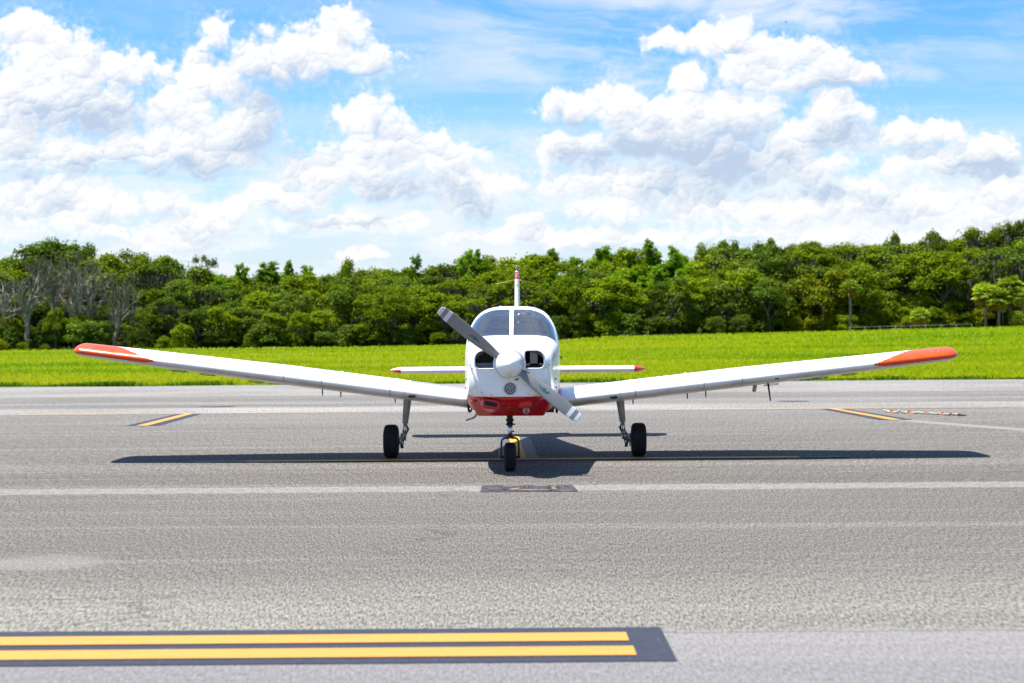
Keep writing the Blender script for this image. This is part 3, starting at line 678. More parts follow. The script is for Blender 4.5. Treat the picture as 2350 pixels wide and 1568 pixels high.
# labels: every tree says its kind, its row and where in the wood it stands
LOOK = {'oak': 'dark green broadleaf tree', 'mossy': 'moss draped oak', 'light': 'light green broadleaf tree', 'gold': 'gold-green tree', 'pine': 'bright green pine', 'bush': 'leafy bush'}
RW = {'front': 'in front row', 'second': 'in second row', 'third': 'in third row', 'skyline': 'on the skyline', 'rear': 'in rearmost row', 'bush': 'at the foot', 'under': 'under the trees'}
keys = {}
for r, px, row, kind in placed:
    if row is None: continue
    zone = next((i for i, (a, b, _) in enumerate(LAND) if px < b), len(LAND)-1)
    keys.setdefault((row, kind, zone), []).append((px, r))
for (row, kind, zone), ls in keys.items():
    ls.sort(key=lambda a: a[0])
    for k, (px, r) in enumerate(ls):
        pre = '' if len(ls) == 1 else (ORD[min(k, 15)] + ('' if k == 0 else ' from left,') + ' ')
        post = ''
        r['label'] = f'{pre}{LOOK[kind]} {RW[row]}, {LAND[zone][2]}{post}'
        r['category'] = 'bush' if kind == 'bush' else 'tree'
        r['group'] = {'bush': 'bushes along the foot of the wood'}.get(kind, f'trees of the wood beyond the meadow')

# ------------------------------------------------------------------ things among the trees
galv = mat('galvanised_steel', (.22, .24, .26), .6, .2).m
def P3(px, py, d): return Vector((px_x(px, d), d, CAM_H + (764-py-(px-1175)*.0079)/F_PX*d))
f0 = empty('rail_fence', (px_x(2100, 216), 216, float(ground_z(px_x(2100, 216), 216)))); tag(f0, 'low grey pipe rail fence between the meadow and the bushes', 'fence')
xa, xb = px_x(1950, 216), px_x(2230, 216); g = G(); ox = f0.location.x; oz = f0.location.z
zz = lambda x: float(ground_z(x, 216)) - oz
g.tube([(x-ox, 0, zz(x)+.62) for x in np.linspace(xa, xb, 9)], .022, 6).make('top_rail', galv, f0, True)
for x in np.linspace(xa, xb, 9): G().tube([(x-ox, 0, zz(x)-.1), (x-ox, 0, zz(x)+.66)], .03, 6).make('post', galv, f0, True)
wallw = mat('pale_house_wall', (.42, .45, .43), .8).m; roofg = mat('house_roof', (.30, .31, .33), .7).m; dkw = mat('dark_window', (.02, .025, .03), .2).m; rust = mat('rusty_red', (.22, .06, .03), .7).m
def house(px0, px1, ytop, ybot, d, label, win):
    a = P3(px0, ybot, d); b = P3(px1, ytop, d); r = empty('house', ((a.x+b.x)/2, d+3, a.z)); tag(r, label, 'house', 'houses half hidden behind the trees')
    w = b.x-a.x; h = b.z-a.z
    G().box((0, 0, h/2-1), (w, 6, h+2)).make('wall', wallw, r)
    g = G(); g.add([(-w/2-.4, -3.4, h), (w/2+.4, -3.4, h), (w/2+.4, 3.4, h), (-w/2-.4, 3.4, h), (-w/2-.4, 0, h+1.5), (w/2+.4, 0, h+1.5)], [(0,1,5,4), (2,3,4,5), (1,2,5), (3,0,4), (0,3,2,1)]); g.make('roof', roofg, r)
    for f in win:
        wn_ = G().box((w*f, -3.02, h*.55), (1.1, .06, 1.0)).make('window', dkw, r)
house(1935, 2010, 700, 726, 256, 'pale green-grey house glimpsed behind the lone palm', (-.3, .2))
house(2008, 2062, 683, 716, 262, 'white house with grey roof glimpsed right of the lone palm', (-.2, .3))
house(2095, 2150, 668, 712, 266, 'tall pale house hidden behind the small light green tree', (-.25, .25))
pw = empty('power_line', P3(1735, 618, 242)); tag(pw, 'two thin power lines stretched across the gap in the dark trees', 'power line')
o_ = pw.location
for dy in (0, 18):
    G().tube([P3(1695, 616+dy*.6, 236)-o_, P3(1735, 619+dy*.6, 236)-o_, P3(1775, 618+dy*.6, 236)-o_], .03, 5).make('cable', galv, pw, True)
for px in (1690, 1780):
    G().tube([Vector((px_x(px, 237), 237, 1.5))-o_, P3(px, 606, 237)-o_], [.16, .11], 8).make('pole', bark_m, pw, True)
sg = empty('road_sign', (px_x(2302, 221), 221, float(ground_z(px_x(2302, 221), 221)))); tag(sg, 'small faded sign on a grey post between the palm trunks', 'sign')
G().tube([(0, 0, -.2), (0, 0, 2.6)], .045, 6).make('post', galv, sg, True)
G().box((0, -.06, 2.5), (.62, .04, .75)).make('sign_plate', mat('faded_sign', (.38, .30, .22), .7).m, sg)
# a far bird
bd = empty('bird', P3(1808, 52, 400)); tag(bd, 'tiny dark bird high in the blue above the right-hand cloud', 'bird')
g = G(); g.tube([(-.25, 0, 0), (0, 0, .02), (.28, 0, 0)], [.02, .09, .02], 8); g.make('body', mat('bird_feathers', (.02, .02, .025), .8).m, bd, True)
g = G(); g.add([(-.1, 0, .03), (.12, 0, .03), (.02, -.85, .16), (-.08, -.8, .15)], [(0, 1, 2, 3)]); g.add([(-.1, 0, .03), (.12, 0, .03), (.02, .85, .16), (-.08, .8, .15)], [(0, 3, 2, 1)]); g.make('wings', bpy.data.materials['bird_feathers'], bd)

# ------------------------------------------------------------------ the aeroplane
def bodypaint(name, kind):
    t = mat(name, (.8, .8, .8), .28, spec=.5, coat=.35); P = t.co(); X, Y, Z = t.sep(P)
    white = dirty(t, (.80, .81, .82), (.50, .49, .46), 4.0, .35, .52, .80)
    white = t.mix(t.ss(t.noise(t.vec('MULTIPLY', P, (1, .25, 1)), 26, 3, .7), .64, .72, 0, .35), white, (.34, .31, .28, 1))
    red = dirty(t, (.50, .004, .006), (.30, .02, .02), 6, .35, .5, .8)
    if kind == 'body':
        line = t.math('MULTIPLY_ADD', t.ss(t.math('ABSOLUTE', X), .40, .56), .05, .853)
        f = t.math('LESS_THAN', Z, line); c = t.mix(f, white, red)
        for ax, v, lo, hi, h in ((Z, 1.185, -3, -1.62, .0022), (Y, -1.62, -3, 3, .004), (Y, -2.36, -3, 3, .0022), (Y, .02, -3, 3, .002), (Y, .95, -3, 3, .002)):
            m_ = t.math('LESS_THAN', t.math('ABSOLUTE', t.math('SUBTRACT', ax, v)), h)
            if ax is Z: m_ = t.math('MULTIPLY', m_, t.math('LESS_THAN', Y, hi))
            c = t.mix(t.math('MULTIPLY', m_, .75), c, (.06, .055, .05, 1))
        geo = t.n.new('ShaderNodeNewGeometry'); c = t.mix(geo.outputs['Backfacing'], c, (.10, .10, .105, 1))
    elif kind == 'wing':
        geo = t.n.new('ShaderNodeNewGeometry'); nz = t.sep(geo.outputs['Normal'])[2]; aX = t.math('ABSOLUTE', X)
        c = white
        for v in (2.74, 2.285, 1.468, 1.29):
            c = t.mix(t.math('MULTIPLY', t.math('LESS_THAN', t.math('ABSOLUTE', t.math('SUBTRACT', aX, v)), .007), .55 if v != 1.29 else .3), c, (.05, .045, .04, 1))
        # rows of rivets
        rv = t.math('MULTIPLY', t.math('LESS_THAN', t.math('PINGPONG', X, .03), .0035), t.math('LESS_THAN', t.math('PINGPONG', Y, .16), .0035))
        c = t.mix(t.math('MULTIPLY', rv, .5), c, (.12, .11, .10, 1))
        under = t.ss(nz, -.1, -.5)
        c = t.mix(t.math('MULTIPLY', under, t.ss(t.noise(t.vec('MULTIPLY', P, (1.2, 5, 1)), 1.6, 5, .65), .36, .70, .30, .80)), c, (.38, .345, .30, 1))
        walk = t.math('MULTIPLY', t.math('MULTIPLY', t.math('LESS_THAN', X, -.56), t.math('GREATER_THAN', X, -1.24)), t.math('MULTIPLY', t.math('GREATER_THAN', Y, -.52), t.ss(nz, .2, .5)))
        c = t.mix(walk, c, (.235, .235, .25, 1))
    elif kind == 'white': c = white
    else: c = t.mix(t.ss(t.noise(P, 14, 5, .7), .66, .70, 0, .75 if kind == 'chipped' else .2), red if kind == 'red' else dirty(t, (.62, .058, .002), (.45, .07, .01), 3, .4), (.75, .74, .72, 1))
    if kind in ('red', 'tip', 'chipped'): t.b.inputs['Coat Weight'].default_value = .12
    t.put(t.b.inputs['Base Color'], c)
    t.put(t.b.inputs['Roughness'], t.ss(t.noise(P, 5, 4, .6), .3, .7, .20, .42))
    return t.m
body_m = bodypaint('airframe_paint', 'body'); wing_m = bodypaint('wing_paint', 'wing'); white_m = bodypaint('white_paint', 'white')
red_m = bodypaint('red_paint', 'red'); tip_m = bodypaint('wing_tip_paint', 'tip'); chip_m = bodypaint('chipped_tip_paint', 'chipped')
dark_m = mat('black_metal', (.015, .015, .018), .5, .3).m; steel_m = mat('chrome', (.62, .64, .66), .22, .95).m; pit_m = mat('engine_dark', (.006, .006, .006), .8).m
greyp = mat('grey_gear_paint', (.33, .33, .31), .45, spec=.4); t = greyp; t.put(t.b.inputs['Base Color'], dirty(t, (.36, .36, .34), (.16, .14, .11), 7, .6, .45, .75)); gear_m = greyp.m
t = mat('tyre_rubber', (.016, .016, .018), .78, spec=.25); t.put(t.b.inputs['Base Color'], dirty(t, (.013, .013, .015), (.05, .048, .045), 9, .5)); tyre_m = t.m
bladem = mat('propeller_grey', (.20, .20, .205), .42, .2); t = bladem
t.put(t.b.inputs['Base Color'], dirty(t, (.215, .215, .22), (.15, .148, .145), 6, .5, .4, .7, (1, .3, 1))); blade_m = t.m
band_m = mat('blade_tip_white', (.60, .62, .66), .45).m; teal_m = mat('teal_emblem', (.010, .13, .11), .4).m; brass_m = mat('brass', (.45, .30, .08), .35, .8).m
metal_m = mat('bare_aluminium', (.45, .45, .44), .38, .8).m

plane = empty('light_aircraft', (.015, 20, 0)); plane.rotation_euler.z = R(-.95)
tag(plane, 'white and red single propeller aircraft parked nose-on on the stand line', 'aircraft')

KEYS = [(-2.60, .395, .80, 1.355, 1.12, 3.0, 2.8), (-2.53, .445, .745, 1.385, 1.12, 3.1, 2.9), (-2.40, .468, .71, 1.405, 1.11, 3.2, 2.9), (-2.15, .485, .650, 1.43, 1.10, 3.4, 3.6), (-1.8, .505, .612, 1.462, 1.08, 3.8, 4.6),
        (-1.4, .532, .605, 1.487, 1.06, 4.3, 4.6), (-1.0, .555, .595, 1.504, 1.05, 5.0, 4.2), (-.80, .562, .59, 1.61, 1.05, 4.6, 4), (-.55, .568, .59, 1.755, 1.05, 3.9, 4), (-.28, .572, .59, 1.852, 1.05, 3.4, 4), (.2, .575, .59, 1.872, 1.05, 3.35, 4),
        (.8, .570, .60, 1.855, 1.05, 3.3, 4), (1.3, .53, .63, 1.77, 1.05, 3.1, 3.6), (1.9, .45, .69, 1.60, 1.05, 2.7, 3.2), (2.6, .34, .76, 1.43, 1.06, 2.4, 2.8), (3.5, .21, .85, 1.30, 1.06, 2.2, 2.4), (4.6, .06, .94, 1.20, 1.07, 2, 2)]
KY = np.array([k[0] for k in KEYS]); KV = np.array([k[1:] for k in KEYS])
def pchip(x):
    out = []
    h = np.diff(KY)
    for c in range(KV.shape[1]):
        y = KV[:, c]; d = np.diff(y)/h; m = np.zeros(len(y)); m[0], m[-1] = d[0], d[-1]
        for i in range(1, len(y)-1):
            if d[i-1]*d[i] > 0: m[i] = 3*(h[i-1]+h[i])/((2*h[i]+h[i-1])/d[i-1]+(h[i]+2*h[i-1])/d[i])
        i = int(np.clip(np.searchsorted(KY, x)-1, 0, len(h)-1)); s = (x-KY[i])/h[i]
        out.append(y[i]*(1+2*s)*(1-s)**2 + h[i]*m[i]*s*(1-s)**2 + y[i+1]*s*s*(3-2*s) + h[i]*m[i+1]*s*s*(s-1))
    return out
NA = 260
def contour(y):
    w, zb, zt, zm, nt, nb = pchip(y)
    th = np.linspace(-np.pi/2, np.pi/2, 600)
    def cp(c, n): return np.sign(c)*np.abs(c)**(2/n)
    x = np.where(th > 0, w*cp(np.cos(th), nt), w*cp(np.cos(th), nb)); z = np.where(th > 0, zm+(zt-zm)*cp(np.sin(th), nt), zm+(zm-zb)*cp(np.sin(th), nb))
    s = np.concatenate([[0], np.cumsum(np.hypot(np.diff(x), np.diff(z)))]); u = np.linspace(0, s[-1], NA//2+1)
    xr = np.interp(u, s, x); zr = np.interp(u, s, z)
    return np.concatenate([xr, -xr[1:-1][::-1]]), np.concatenate([zr, zr[1:-1][::-1]])
def norm_to(x, z, w, zm, zt, n): return (abs(x)/w)**n + (max(0, z-zm)/(zt-zm))**n
ys_ = np.concatenate([np.arange(-2.60, -1.06, .022), np.arange(-1.06, 1.34, .012), np.arange(1.36, 4.61, .08)])
VB = []
# nose face first: rings closing towards the propeller shaft
cx0, cz0 = contour(-2.60); RN = 64
for s in np.linspace(.02, 1, RN)[:-1]:
    y = -2.60 - .075*math.sqrt(max(0, 1-max(0, (s-.80)/.20)**2))
    VB += [(a*s, y, 1.19+(b-1.19)*s) for a, b in zip(cx0, cz0)]
for y in ys_:
    a, b = contour(y); VB += [(p, y, q) for p, q in zip(a, b)]
VB = np.array(VB); nr = RN-1+len(ys_)
def in_inlet(x, z, grow=0.0):
    x = abs(x); x0, x1, z0, z1 = .165-grow, .372+grow, 1.158-grow, 1.347+grow
    if not (x0 < x < x1 and z0 < z < z1): return False
    rc = .085+grow
    for (cx_, cz_, sx, sz, r) in ((x1-rc, z1-rc, 1, 1, rc), (x1-.05-grow, z0+.05+grow, 1, -1, .05+grow), (x0+.03, z1-.03, -1, 1, .03)):
        if (x-cx_)*sx > 0 and (z-cz_)*sz > 0 and math.hypot(x-cx_, z-cz_) > r: return False
    return True
def win_side(y, z):
    for (a, b, c, d, r) in ((-.34, .40, 1.40, 1.735, .10), (.47, 1.16, 1.41, 1.715, .13)):
        if a < y < b and c < z < d:
            qx = max(a+r-y, y-b+r, 0); qz = max(c+r-z, z-d+r, 0)
            return math.hypot(qx, qz) <= r
    return False
FB, FW, FS = [], [], []
for i in range(nr-1):
    for j in range(NA):
        q = (i*NA+j, (i+1)*NA+j, (i+1)*NA+(j+1) % NA, i*NA+(j+1) % NA); c = VB[list(q)].mean(0); x, y, z = c
        if i < RN-2:
            if in_inlet(x, z): continue
            if x*x+(z-1.205)**2 < .10**2: continue
            if (x-.004)**2+(z-.94)**2 < .060**2 or (x-.07)**2+(z-1.052)**2 < .026**2: continue
            FB.append(q); continue
        if -1.0 < y < -.20 and z > 1.38 and norm_to(x, z, .572, 1.05, 1.862, 3.4) < .865 and norm_to(x, z, .555, 1.05, 1.504, 5.0) > 1.06 and (abs(x+.006) > .024): FW.append(q)
        elif abs(x) > .3 and win_side(y, z) and norm_to(x, z, .572, 1.05, 1.862, 3.4) > .88: FS.append(q)
        else: FB.append(q)
def sub(name, F, m, parent, off=0.0):
    F = np.array(F); u, inv = np.unique(F, return_inverse=True)
    return mesh(name, VB[u], inv.reshape(F.shape), m, parent, True)
fus = sub('fuselage', FB, body_m, plane)
gm_ = bpy.data.materials.new('windscreen_glass'); gm_.use_nodes = True; t = NT(gm_.node_tree); gm_.node_tree.nodes.clear()
gl = t.n.new('ShaderNodeBsdfGlossy'); gl.inputs['Roughness'].default_value = .03; gl.inputs[0].default_value = (.97, .95, .93, 1)
P = t.co(); 
t.put(gl.inputs['Normal'], t.bump(t.noise(P, 2.2, 2, .5), .12, .05))
tr = t.n.new('ShaderNodeBsdfTransparent'); tr.inputs[0].default_value = (.26, .27, .29, 1)
fr = t.n.new('ShaderNodeFresnel'); fr.inputs[0].default_value = 1.55
mx = t.n.new('ShaderNodeMixShader'); t.put(mx.inputs[0], t.math('MULTIPLY_ADD', fr.outputs[0], 2.2, .10, clamp=True)); t.l.new(tr.outputs[0], mx.inputs[1]); t.l.new(gl.outputs[0], mx.inputs[2])
df = t.n.new('ShaderNodeBsdfDiffuse'); df.inputs[0].default_value = (.40, .39, .39, 1)
m3 = t.n.new('ShaderNodeMixShader'); m3.inputs[0].default_value = .05; t.l.new(mx.outputs[0], m3.inputs[1]); t.l.new(df.outputs[0], m3.inputs[2])
o_ = t.n.new('ShaderNodeOutputMaterial'); t.l.new(m3.outputs[0], o_.inputs[0])
glass_m = gm_
FWl = [q for q in FW if VB[q[0]][0] < 0]; FWr = [q for q in FW if VB[q[0]][0] >= 0]
tag(sub('windscreen', FWl, glass_m, plane), 'left half of the two-piece windscreen'); tag(sub('windscreen', FWr, glass_m, plane), 'right half of the two-piece windscreen')
for sgn in (-1, 1):
    for a, b in ((-1, .43), (.43, 2)):
        F = [q for q in FS if VB[q[0]][0]*sgn > 0 and a < VB[q[0]][1] < b]
        if F: sub('side_window', F, glass_m, plane)
# cabin inside
cab = mat('cabin_trim', (.05, .052, .06), .8).m; seatm = mat('seat_cloth', (.16, .15, .15), .9).m
G().box((0, -.62, 1.33), (1.02, .06, .26)).make('instrument_panel', dark_m, plane, bevel=.02)
for sx in (-.26, .26):
    g = G(); g.box((sx, .42, 1.25), (.42, .10, .56), rot=Matrix.Rotation(R(-10), 3, 'X')); g.box((sx, .18, .98), (.44, .50, .12)); g.box((sx, .50, 1.60), (.24, .08, .15)); g.make('seat', seatm, plane, bevel=.04)
# propeller shaft well, cooling inlets
g = G(); g.lathe([(.0, -2.60), (.10, -2.60)], (0, 0, 1.205), 'y', 32); g.make('shaft_plate', dark_m, plane)
def inlet_outline(sg, gr=0.0, n=40):
    pts = []; c = Vector((.262, 1.25))
    for k in range(n):
        a = 2*math.pi*k/n; d = Vector((math.cos(a), math.sin(a))); lo, hi = 0, .4
        for _ in range(22):
            md = (lo+hi)/2
            if in_inlet(c.x+d.x*md, c.y+d.y*md, gr): lo = md
            else: hi = md
        pts.append((sg*(c.x+d.x*lo), c.y+d.y*lo))
    return pts
for sg in (-1, 1):
    o = inlet_outline(sg); n = len(o); g = G()
    rings = []
    for s_, yy_ in ((1.0, -2.672), (1.02, -2.66), (1.0, -2.60), (1.0, -2.38)):
        rings.append([((x-.262*sg)*s_+.262*sg, yy_, (z-1.25)*s_+1.25) for x, z in o])
    V = [p for r_ in rings for p in r_]
    duct = empty('cooling_inlet', (0, 0, 0), plane); duct['label'] = 'left cooling inlet' if sg < 0 else 'right cooling inlet'
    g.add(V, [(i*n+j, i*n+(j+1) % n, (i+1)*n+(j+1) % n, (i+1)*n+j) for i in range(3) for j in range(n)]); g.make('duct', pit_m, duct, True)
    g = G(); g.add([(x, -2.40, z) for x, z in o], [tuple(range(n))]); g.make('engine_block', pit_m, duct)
    lip = [Vector((x, -2.672, z)) for x, z in inlet_outline(sg, .004, 60)]; lip.append(lip[0])
    G().tube(lip, .0085, 8, cap=False).make('lip', white_m, duct, True)
    g = G()
    if sg > 0:
        for k in range(9): g.box((.255-.03+k*.009, -2.50, 1.27), (.004, .10, .13))
    else:
        for k in range(12): g.box((-.35+k*.014, -2.48, 1.275), (.003, .08, .12))
    g.make('cylinder_fins', metal_m if sg > 0 else mat('dull_metal', (.18, .15, .13), .6, .3).m, duct)
    g = G(); g.box((sg*.27, -2.55, 1.17 if sg > 0 else 1.185), (.19, .02, .03 if sg > 0 else .062)); g.make('baffle', mat('baffle_grey', (.24, .24, .27), .6).m if sg < 0 else dark_m, duct)
    if sg > 0:
        for bx in (.195, .345): G().box((bx, -2.57, 1.195), (.05, .01, .022), rot=Matrix.Rotation(R(20 if bx > .2 else -15), 3, 'Y')).make('bracket', mat('cream_bracket', (.42, .38, .28), .6).m, duct)
# raised shoulder round the spinner
g = G(); g.lathe([(.178, -2.655), (.176, -2.70), (.168, -2.715), (.152, -2.71), (.150, -2.64)], (0, 0, 1.205), 'y', 48); g.make('nose_ring', white_m, plane, True)
# propeller
prop = empty('propeller', (0, -2.72, 1.205), plane)
g = G(); rs = .149
g.lathe([(rs, .02), (rs, -.02), (rs*.99, -.05), (rs*.94, -.10), (rs*.85, -.15), (rs*.72, -.20), (rs*.55, -.245), (rs*.36, -.28), (rs*.17, -.302), (rs*.05, -.309), (0.001, -.310)], (0, 0, 0), 'y', 64)
sp = g.make('spinner', white_m, prop, True)
g = G()
for k in range(18):
    a = k*math.pi/9+.1; g.lathe([(.003, -.003), (.0028, .002), (0, .002)], (rs*1.0*math.cos(a), -.012, rs*1.0*math.sin(a)), 'y', 8)
g.make('spinner_screws', dark_m, prop)
def blade(ang):
    ca, sa = math.cos(ang), math.sin(ang); tab = [(.10, .085, .050, 42), (.16, .100, .040, 38), (.25, .122, .030, 33), (.36, .138, .024, 28), (.50, .150, .019, 24), (.64, .150, .015, 20), (.76, .142, .012, 18), (.86, .128, .010, 16), (.92, .112, .008, 15), (.947, .090, .005, 15)]
    R_ = np.array([a for a, *_ in tab]); T = np.array([b for _, *b in tab])
    rr = np.concatenate([np.linspace(.10, .81, 24), [.811, .835, .858, .860, .88, .904, .906, .925, .94, .949]])
    n = 20; V = []; F = []; MI = []
    for r in rr:
        c, th, tw = [np.interp(r, R_, T[:, k]) for k in range(3)]
        for k in range(n):
            u = 2*math.pi*k/n; e = c*.5*math.cos(u); f_ = th*.5*math.sin(u)*(1 if math.sin(u) > 0 else .5)
            tt = R(tw); ex = e*math.cos(tt) ; ey = e*math.sin(tt) - f_*math.cos(tt)
            lat = ex + f_*math.sin(tt) + .012
            if r > .93: lat += (r-.93)*.4
            V.append((r*ca - lat*sa, ey, r*sa + lat*ca))
    for i in range(len(rr)-1):
        rm = (rr[i]+rr[i+1])/2
        for j in range(n): F.append((i*n+j, i*n+(j+1) % n, (i+1)*n+(j+1) % n, (i+1)*n+j)); MI.append(1 if (.8105 < rm < .859 or rm > .905) else 0)
    F.append(tuple((len(rr)-1)*n+j for j in range(n))); MI.append(1); F.append(tuple(range(n))[::-1]); MI.append(0)
    b = mesh('blade', V, F, [blade_m, band_m], prop, True, MI)
    bm = bmesh.new(); bm.from_mesh(b.data); bmesh.ops.recalc_face_normals(bm, faces=bm.faces); bm.to_mesh(b.data); bm.free()
    # small winged roundel, laid on the face towards the viewer
    tw = R(24); rd = Vector((ca, 0, sa)); lt = Vector((-sa*math.cos(tw), math.sin(tw), ca*math.cos(tw))); nrm = rd.cross(lt); nrm = nrm if nrm.y < 0 else -nrm
    c0 = rd*.459 + lt*.012; c0 = c0 + nrm*.0165
    g = G(); g.add([tuple(c0+rd*.027*math.cos(k*math.pi/3)+lt*.025*math.sin(k*math.pi/3)) for k in range(6)], [tuple(range(6))])
    for s_ in (-1, 1):
        for w_ in (0, 1):
            p = c0+rd*s_*.026+lt*(.006-.016*w_); g.add([tuple(p), tuple(p+rd*s_*(.042-.012*w_)+lt*.012), tuple(p+rd*s_*(.042-.012*w_)+lt*.001), tuple(p-lt*.010)], [(0, 1, 2, 3)])
    e_ = g.make('emblem', teal_m, b)
A = math.radians(180-39.2)
blade(A); blade(A+math.pi)
# landing light
ll = empty('landing_light', (0, 0, 0), plane)
g = G(); g.lathe([(.058, -2.665), (.058, -2.688), (.064, -2.692), (.069, -2.686), (.069, -2.66)], (.004, 0, .94), 'y', 40); g.make('bezel', metal_m, ll, True)
g = G(); g.lathe([(.059, -2.672), (.0005, -2.676)], (.004, 0, .94), 'y', 32); g.make('reflector', mat('lamp_blue_grey', (.10, .13, .20), .25, .4).m, ll, True)
lens = mat('led_lens', (.50, .52, .44), .15, .3).m
for k in range(12):
    a, q = (k*2*math.pi/9, .040) if k < 9 else ((k-9)*2*math.pi/3+.4, .015)
    g = G(); g.lathe([(.0105, -2.677), (.009, -2.684), (.0005, -2.687)], (.004+q*math.cos(a), 0, .94+q*math.sin(a)), 'y', 10); g.make('lens', lens, ll, True)
g = G(); g.lathe([(.027, -2.665), (.027, -2.683), (.032, -2.683), (.033, -2.66)], (.07, 0, 1.052), 'y', 24); g.make('vent_hole_rim', white_m, plane, True)
g = G(); g.lathe([(.028, -2.662), (.0005, -2.64)], (.07, 0, 1.052), 'y', 24); g.make('vent_hole', pit_m, plane)
# chin: carburettor scoop, fairing, exhausts, lower edge
sc = G().box((-.205, -2.40, .770), (.205, .52, .118), rot=Matrix.Rotation(R(9), 3, 'Y')).make('air_scoop', red_m, plane, bevel=.035)
G().box((-.205, -2.657, .775), (.145, .02, .048), rot=Matrix.Rotation(R(12), 3, 'Y')).make('scoop_opening', pit_m, sc, bevel=.018)
g = G(); g.box((.165, -2.35, .785), (.15, .46, .13)); g.make('scoop_fairing', red_m, plane, bevel=.04)
g = G(); g.lathe([(.030, -2.50), (.036, -2.50), (.036, -2.2)], (.175, 0, .693), 'y', 20); g.lathe([(.029, -2.49), (.0005, -2.47)], (.175, 0, .693), 'y', 20); g.make('exhaust_pipe', metal_m, plane, True)
g = G(); g.box((.43, -.95, .655), (.13, .5, .05)); g.make('side_exhaust', mat('burnt_metal', (.16, .09, .06), .6, .6).m, plane, bevel=.015)
g = G(); g.box((.42, -1.0, .618), (.14, .3, .024)); g.make('exhaust_shroud', dark_m, plane, bevel=.006)
V = []
for y0, y1, zt0 in ((-2.46, -2.08, .80), (-1.0, -1.0, .80)):
    V += [(-.445, y0, zt0), (-.372, y1, .618), (.372, y1, .615), (.445, y0, zt0)]
g = G(); g.add(V, [(0, 1, 2, 3), (4, 7, 6, 5), (0, 4, 5, 1), (1, 5, 6, 2), (2, 6, 7, 3), (3, 7, 4, 0)]); g.make('lower_cowl', red_m, plane, bevel=.022)
# cowling latches on the sides
for sg in (-1, 1):
    for (y, z) in ((-1.9, 1.02), (-1.75, .92), (-.4, 1.25), (.1, 1.02)):
        w_ = pchip(y)[0]; G().box((sg*(w_+.004), y, z), (.012, .05, .02)).make('latch', dark_m, plane, bevel=.003)
    G().tube([(sg*.575, -.5, 1.235), (sg*.60, -.5, 1.237)], .009, 8).make('hinge_stub', mat('brown_stub', (.10, .03, .02), .6).m, plane)
    G().tube([(sg*.57, -.55, .955), (sg*.597, -.55, .955)], .008, 8).make('drain_stub', dark_m, plane)
g = G()
for (x, z) in [(-.43, 1.20), (.43, 1.20), (-.405, 1.16), (.405, 1.16), (-.19, 1.145), (.19, 1.145), (.33, .98), (.30, 1.04), (-.30, .90), (.36, .90), (-.36, 1.02), (.20, .88), (-.2, .87), (.0, 1.41), (.24, 1.40), (-.24, 1.40)]:
    g.lathe([(.0055, -2.68), (.0055, -2.55)], (x, 0, z), 'y', 8); g.lathe([(.0055, -2.68), (.0002, -2.681)], (x, 0, z), 'y', 8)
g.make('cowl_fasteners', mat('fastener_grey', (.20, .19, .19), .5, .5).m, plane)
# thermometer probe on the right pane
g = G(); g.tube([(.085, -.60, 1.785), (.083, -.52, 1.86)], .006, 8); g.make('air_thermometer', brass_m, plane, True)
g = G(); g.lathe([(.017, -.655), (.017, -.66), (.004, -.665)], (.082, 0, 1.755), 'y', 16); g.make('probe_disc', metal_m, plane, True)
# roof aerial hump
G().tube([(-.16, -.1, 1.868), (-.16, .4, 1.876)], [.006, .01], 8).make('roof_aerial', white_m, plane)
# boarding step
G().tube([(-.445, .15, .64), (-.455, .15, .570), (-.482, .15, .498), (-.51, .14, .480), (-.600, .13, .452)], .012, 10).make('boarding_step', steel_m, plane, True)

# wings
BANK = math.tan(R(.71))
def foil(n=44, th=.15, cam=.022):
    b = np.linspace(0, np.pi, n); x = (1-np.cos(b))/2
    yt = 5*th*(.2969*np.sqrt(x)-.126*x-.3516*x**2+.2843*x**3-.1036*x**4)
    m_, p_ = cam, .4; yc = np.where(x < p_, m_/p_**2*(2*p_*x-x*x), m_/(1-p_)**2*((1-2*p_)+2*p_*x-x*x))
    return x, yc+yt, yc-yt
def surface(name, st, mats, parent, th=.15, cam=.022, side=1, mf=None, cap=True):
    """st: (span, leading edge y, chord, z, incidence deg, thickness factor)"""
    x, u, l = foil(44, th, cam); px = np.concatenate([x[::-1], x[1:]]); V = []; n = len(px)
    for (X_, le, c, z, inc, tf) in st:
        pz = np.concatenate([u[::-1], l[1:]])*tf; ci, si = math.cos(R(inc)), math.sin(R(inc))
        for a, b in zip(px, pz): V.append((X_, le + c*(a*ci + b*si), z + c*(b*ci - (a-.25)*si)))
    F, MI = [], []
    for i in range(len(st)-1):
        for j in range(n-1):
            q = (i*n+j, i*n+j+1, (i+1)*n+j+1, (i+1)*n+j); F.append(q if side < 0 else q[::-1])
            ctr = np.mean([V[k] for k in q], 0); ch = px[j]; up = j < n//2
            MI.append(mf(ctr, ch, up) if mf else 0)
    if cap:
        F.append(tuple((len(st)-1)*n+j for j in range(n))); MI.append(MI[-1]); F.append(tuple(range(n))[::-1]); MI.append(MI[0])
    o = mesh(name, V, F, mats, parent, True, MI)
    bm = bmesh.new(); bm.from_mesh(o.data); bmesh.ops.recalc_face_normals(bm, faces=bm.faces); bm.to_mesh(o.data); bm.free()
    return o
def wing_z(X_): return .700 + .1217*(abs(X_)-.55) - BANK*X_
TIPX = {-1: 5.375, 1: 5.405}
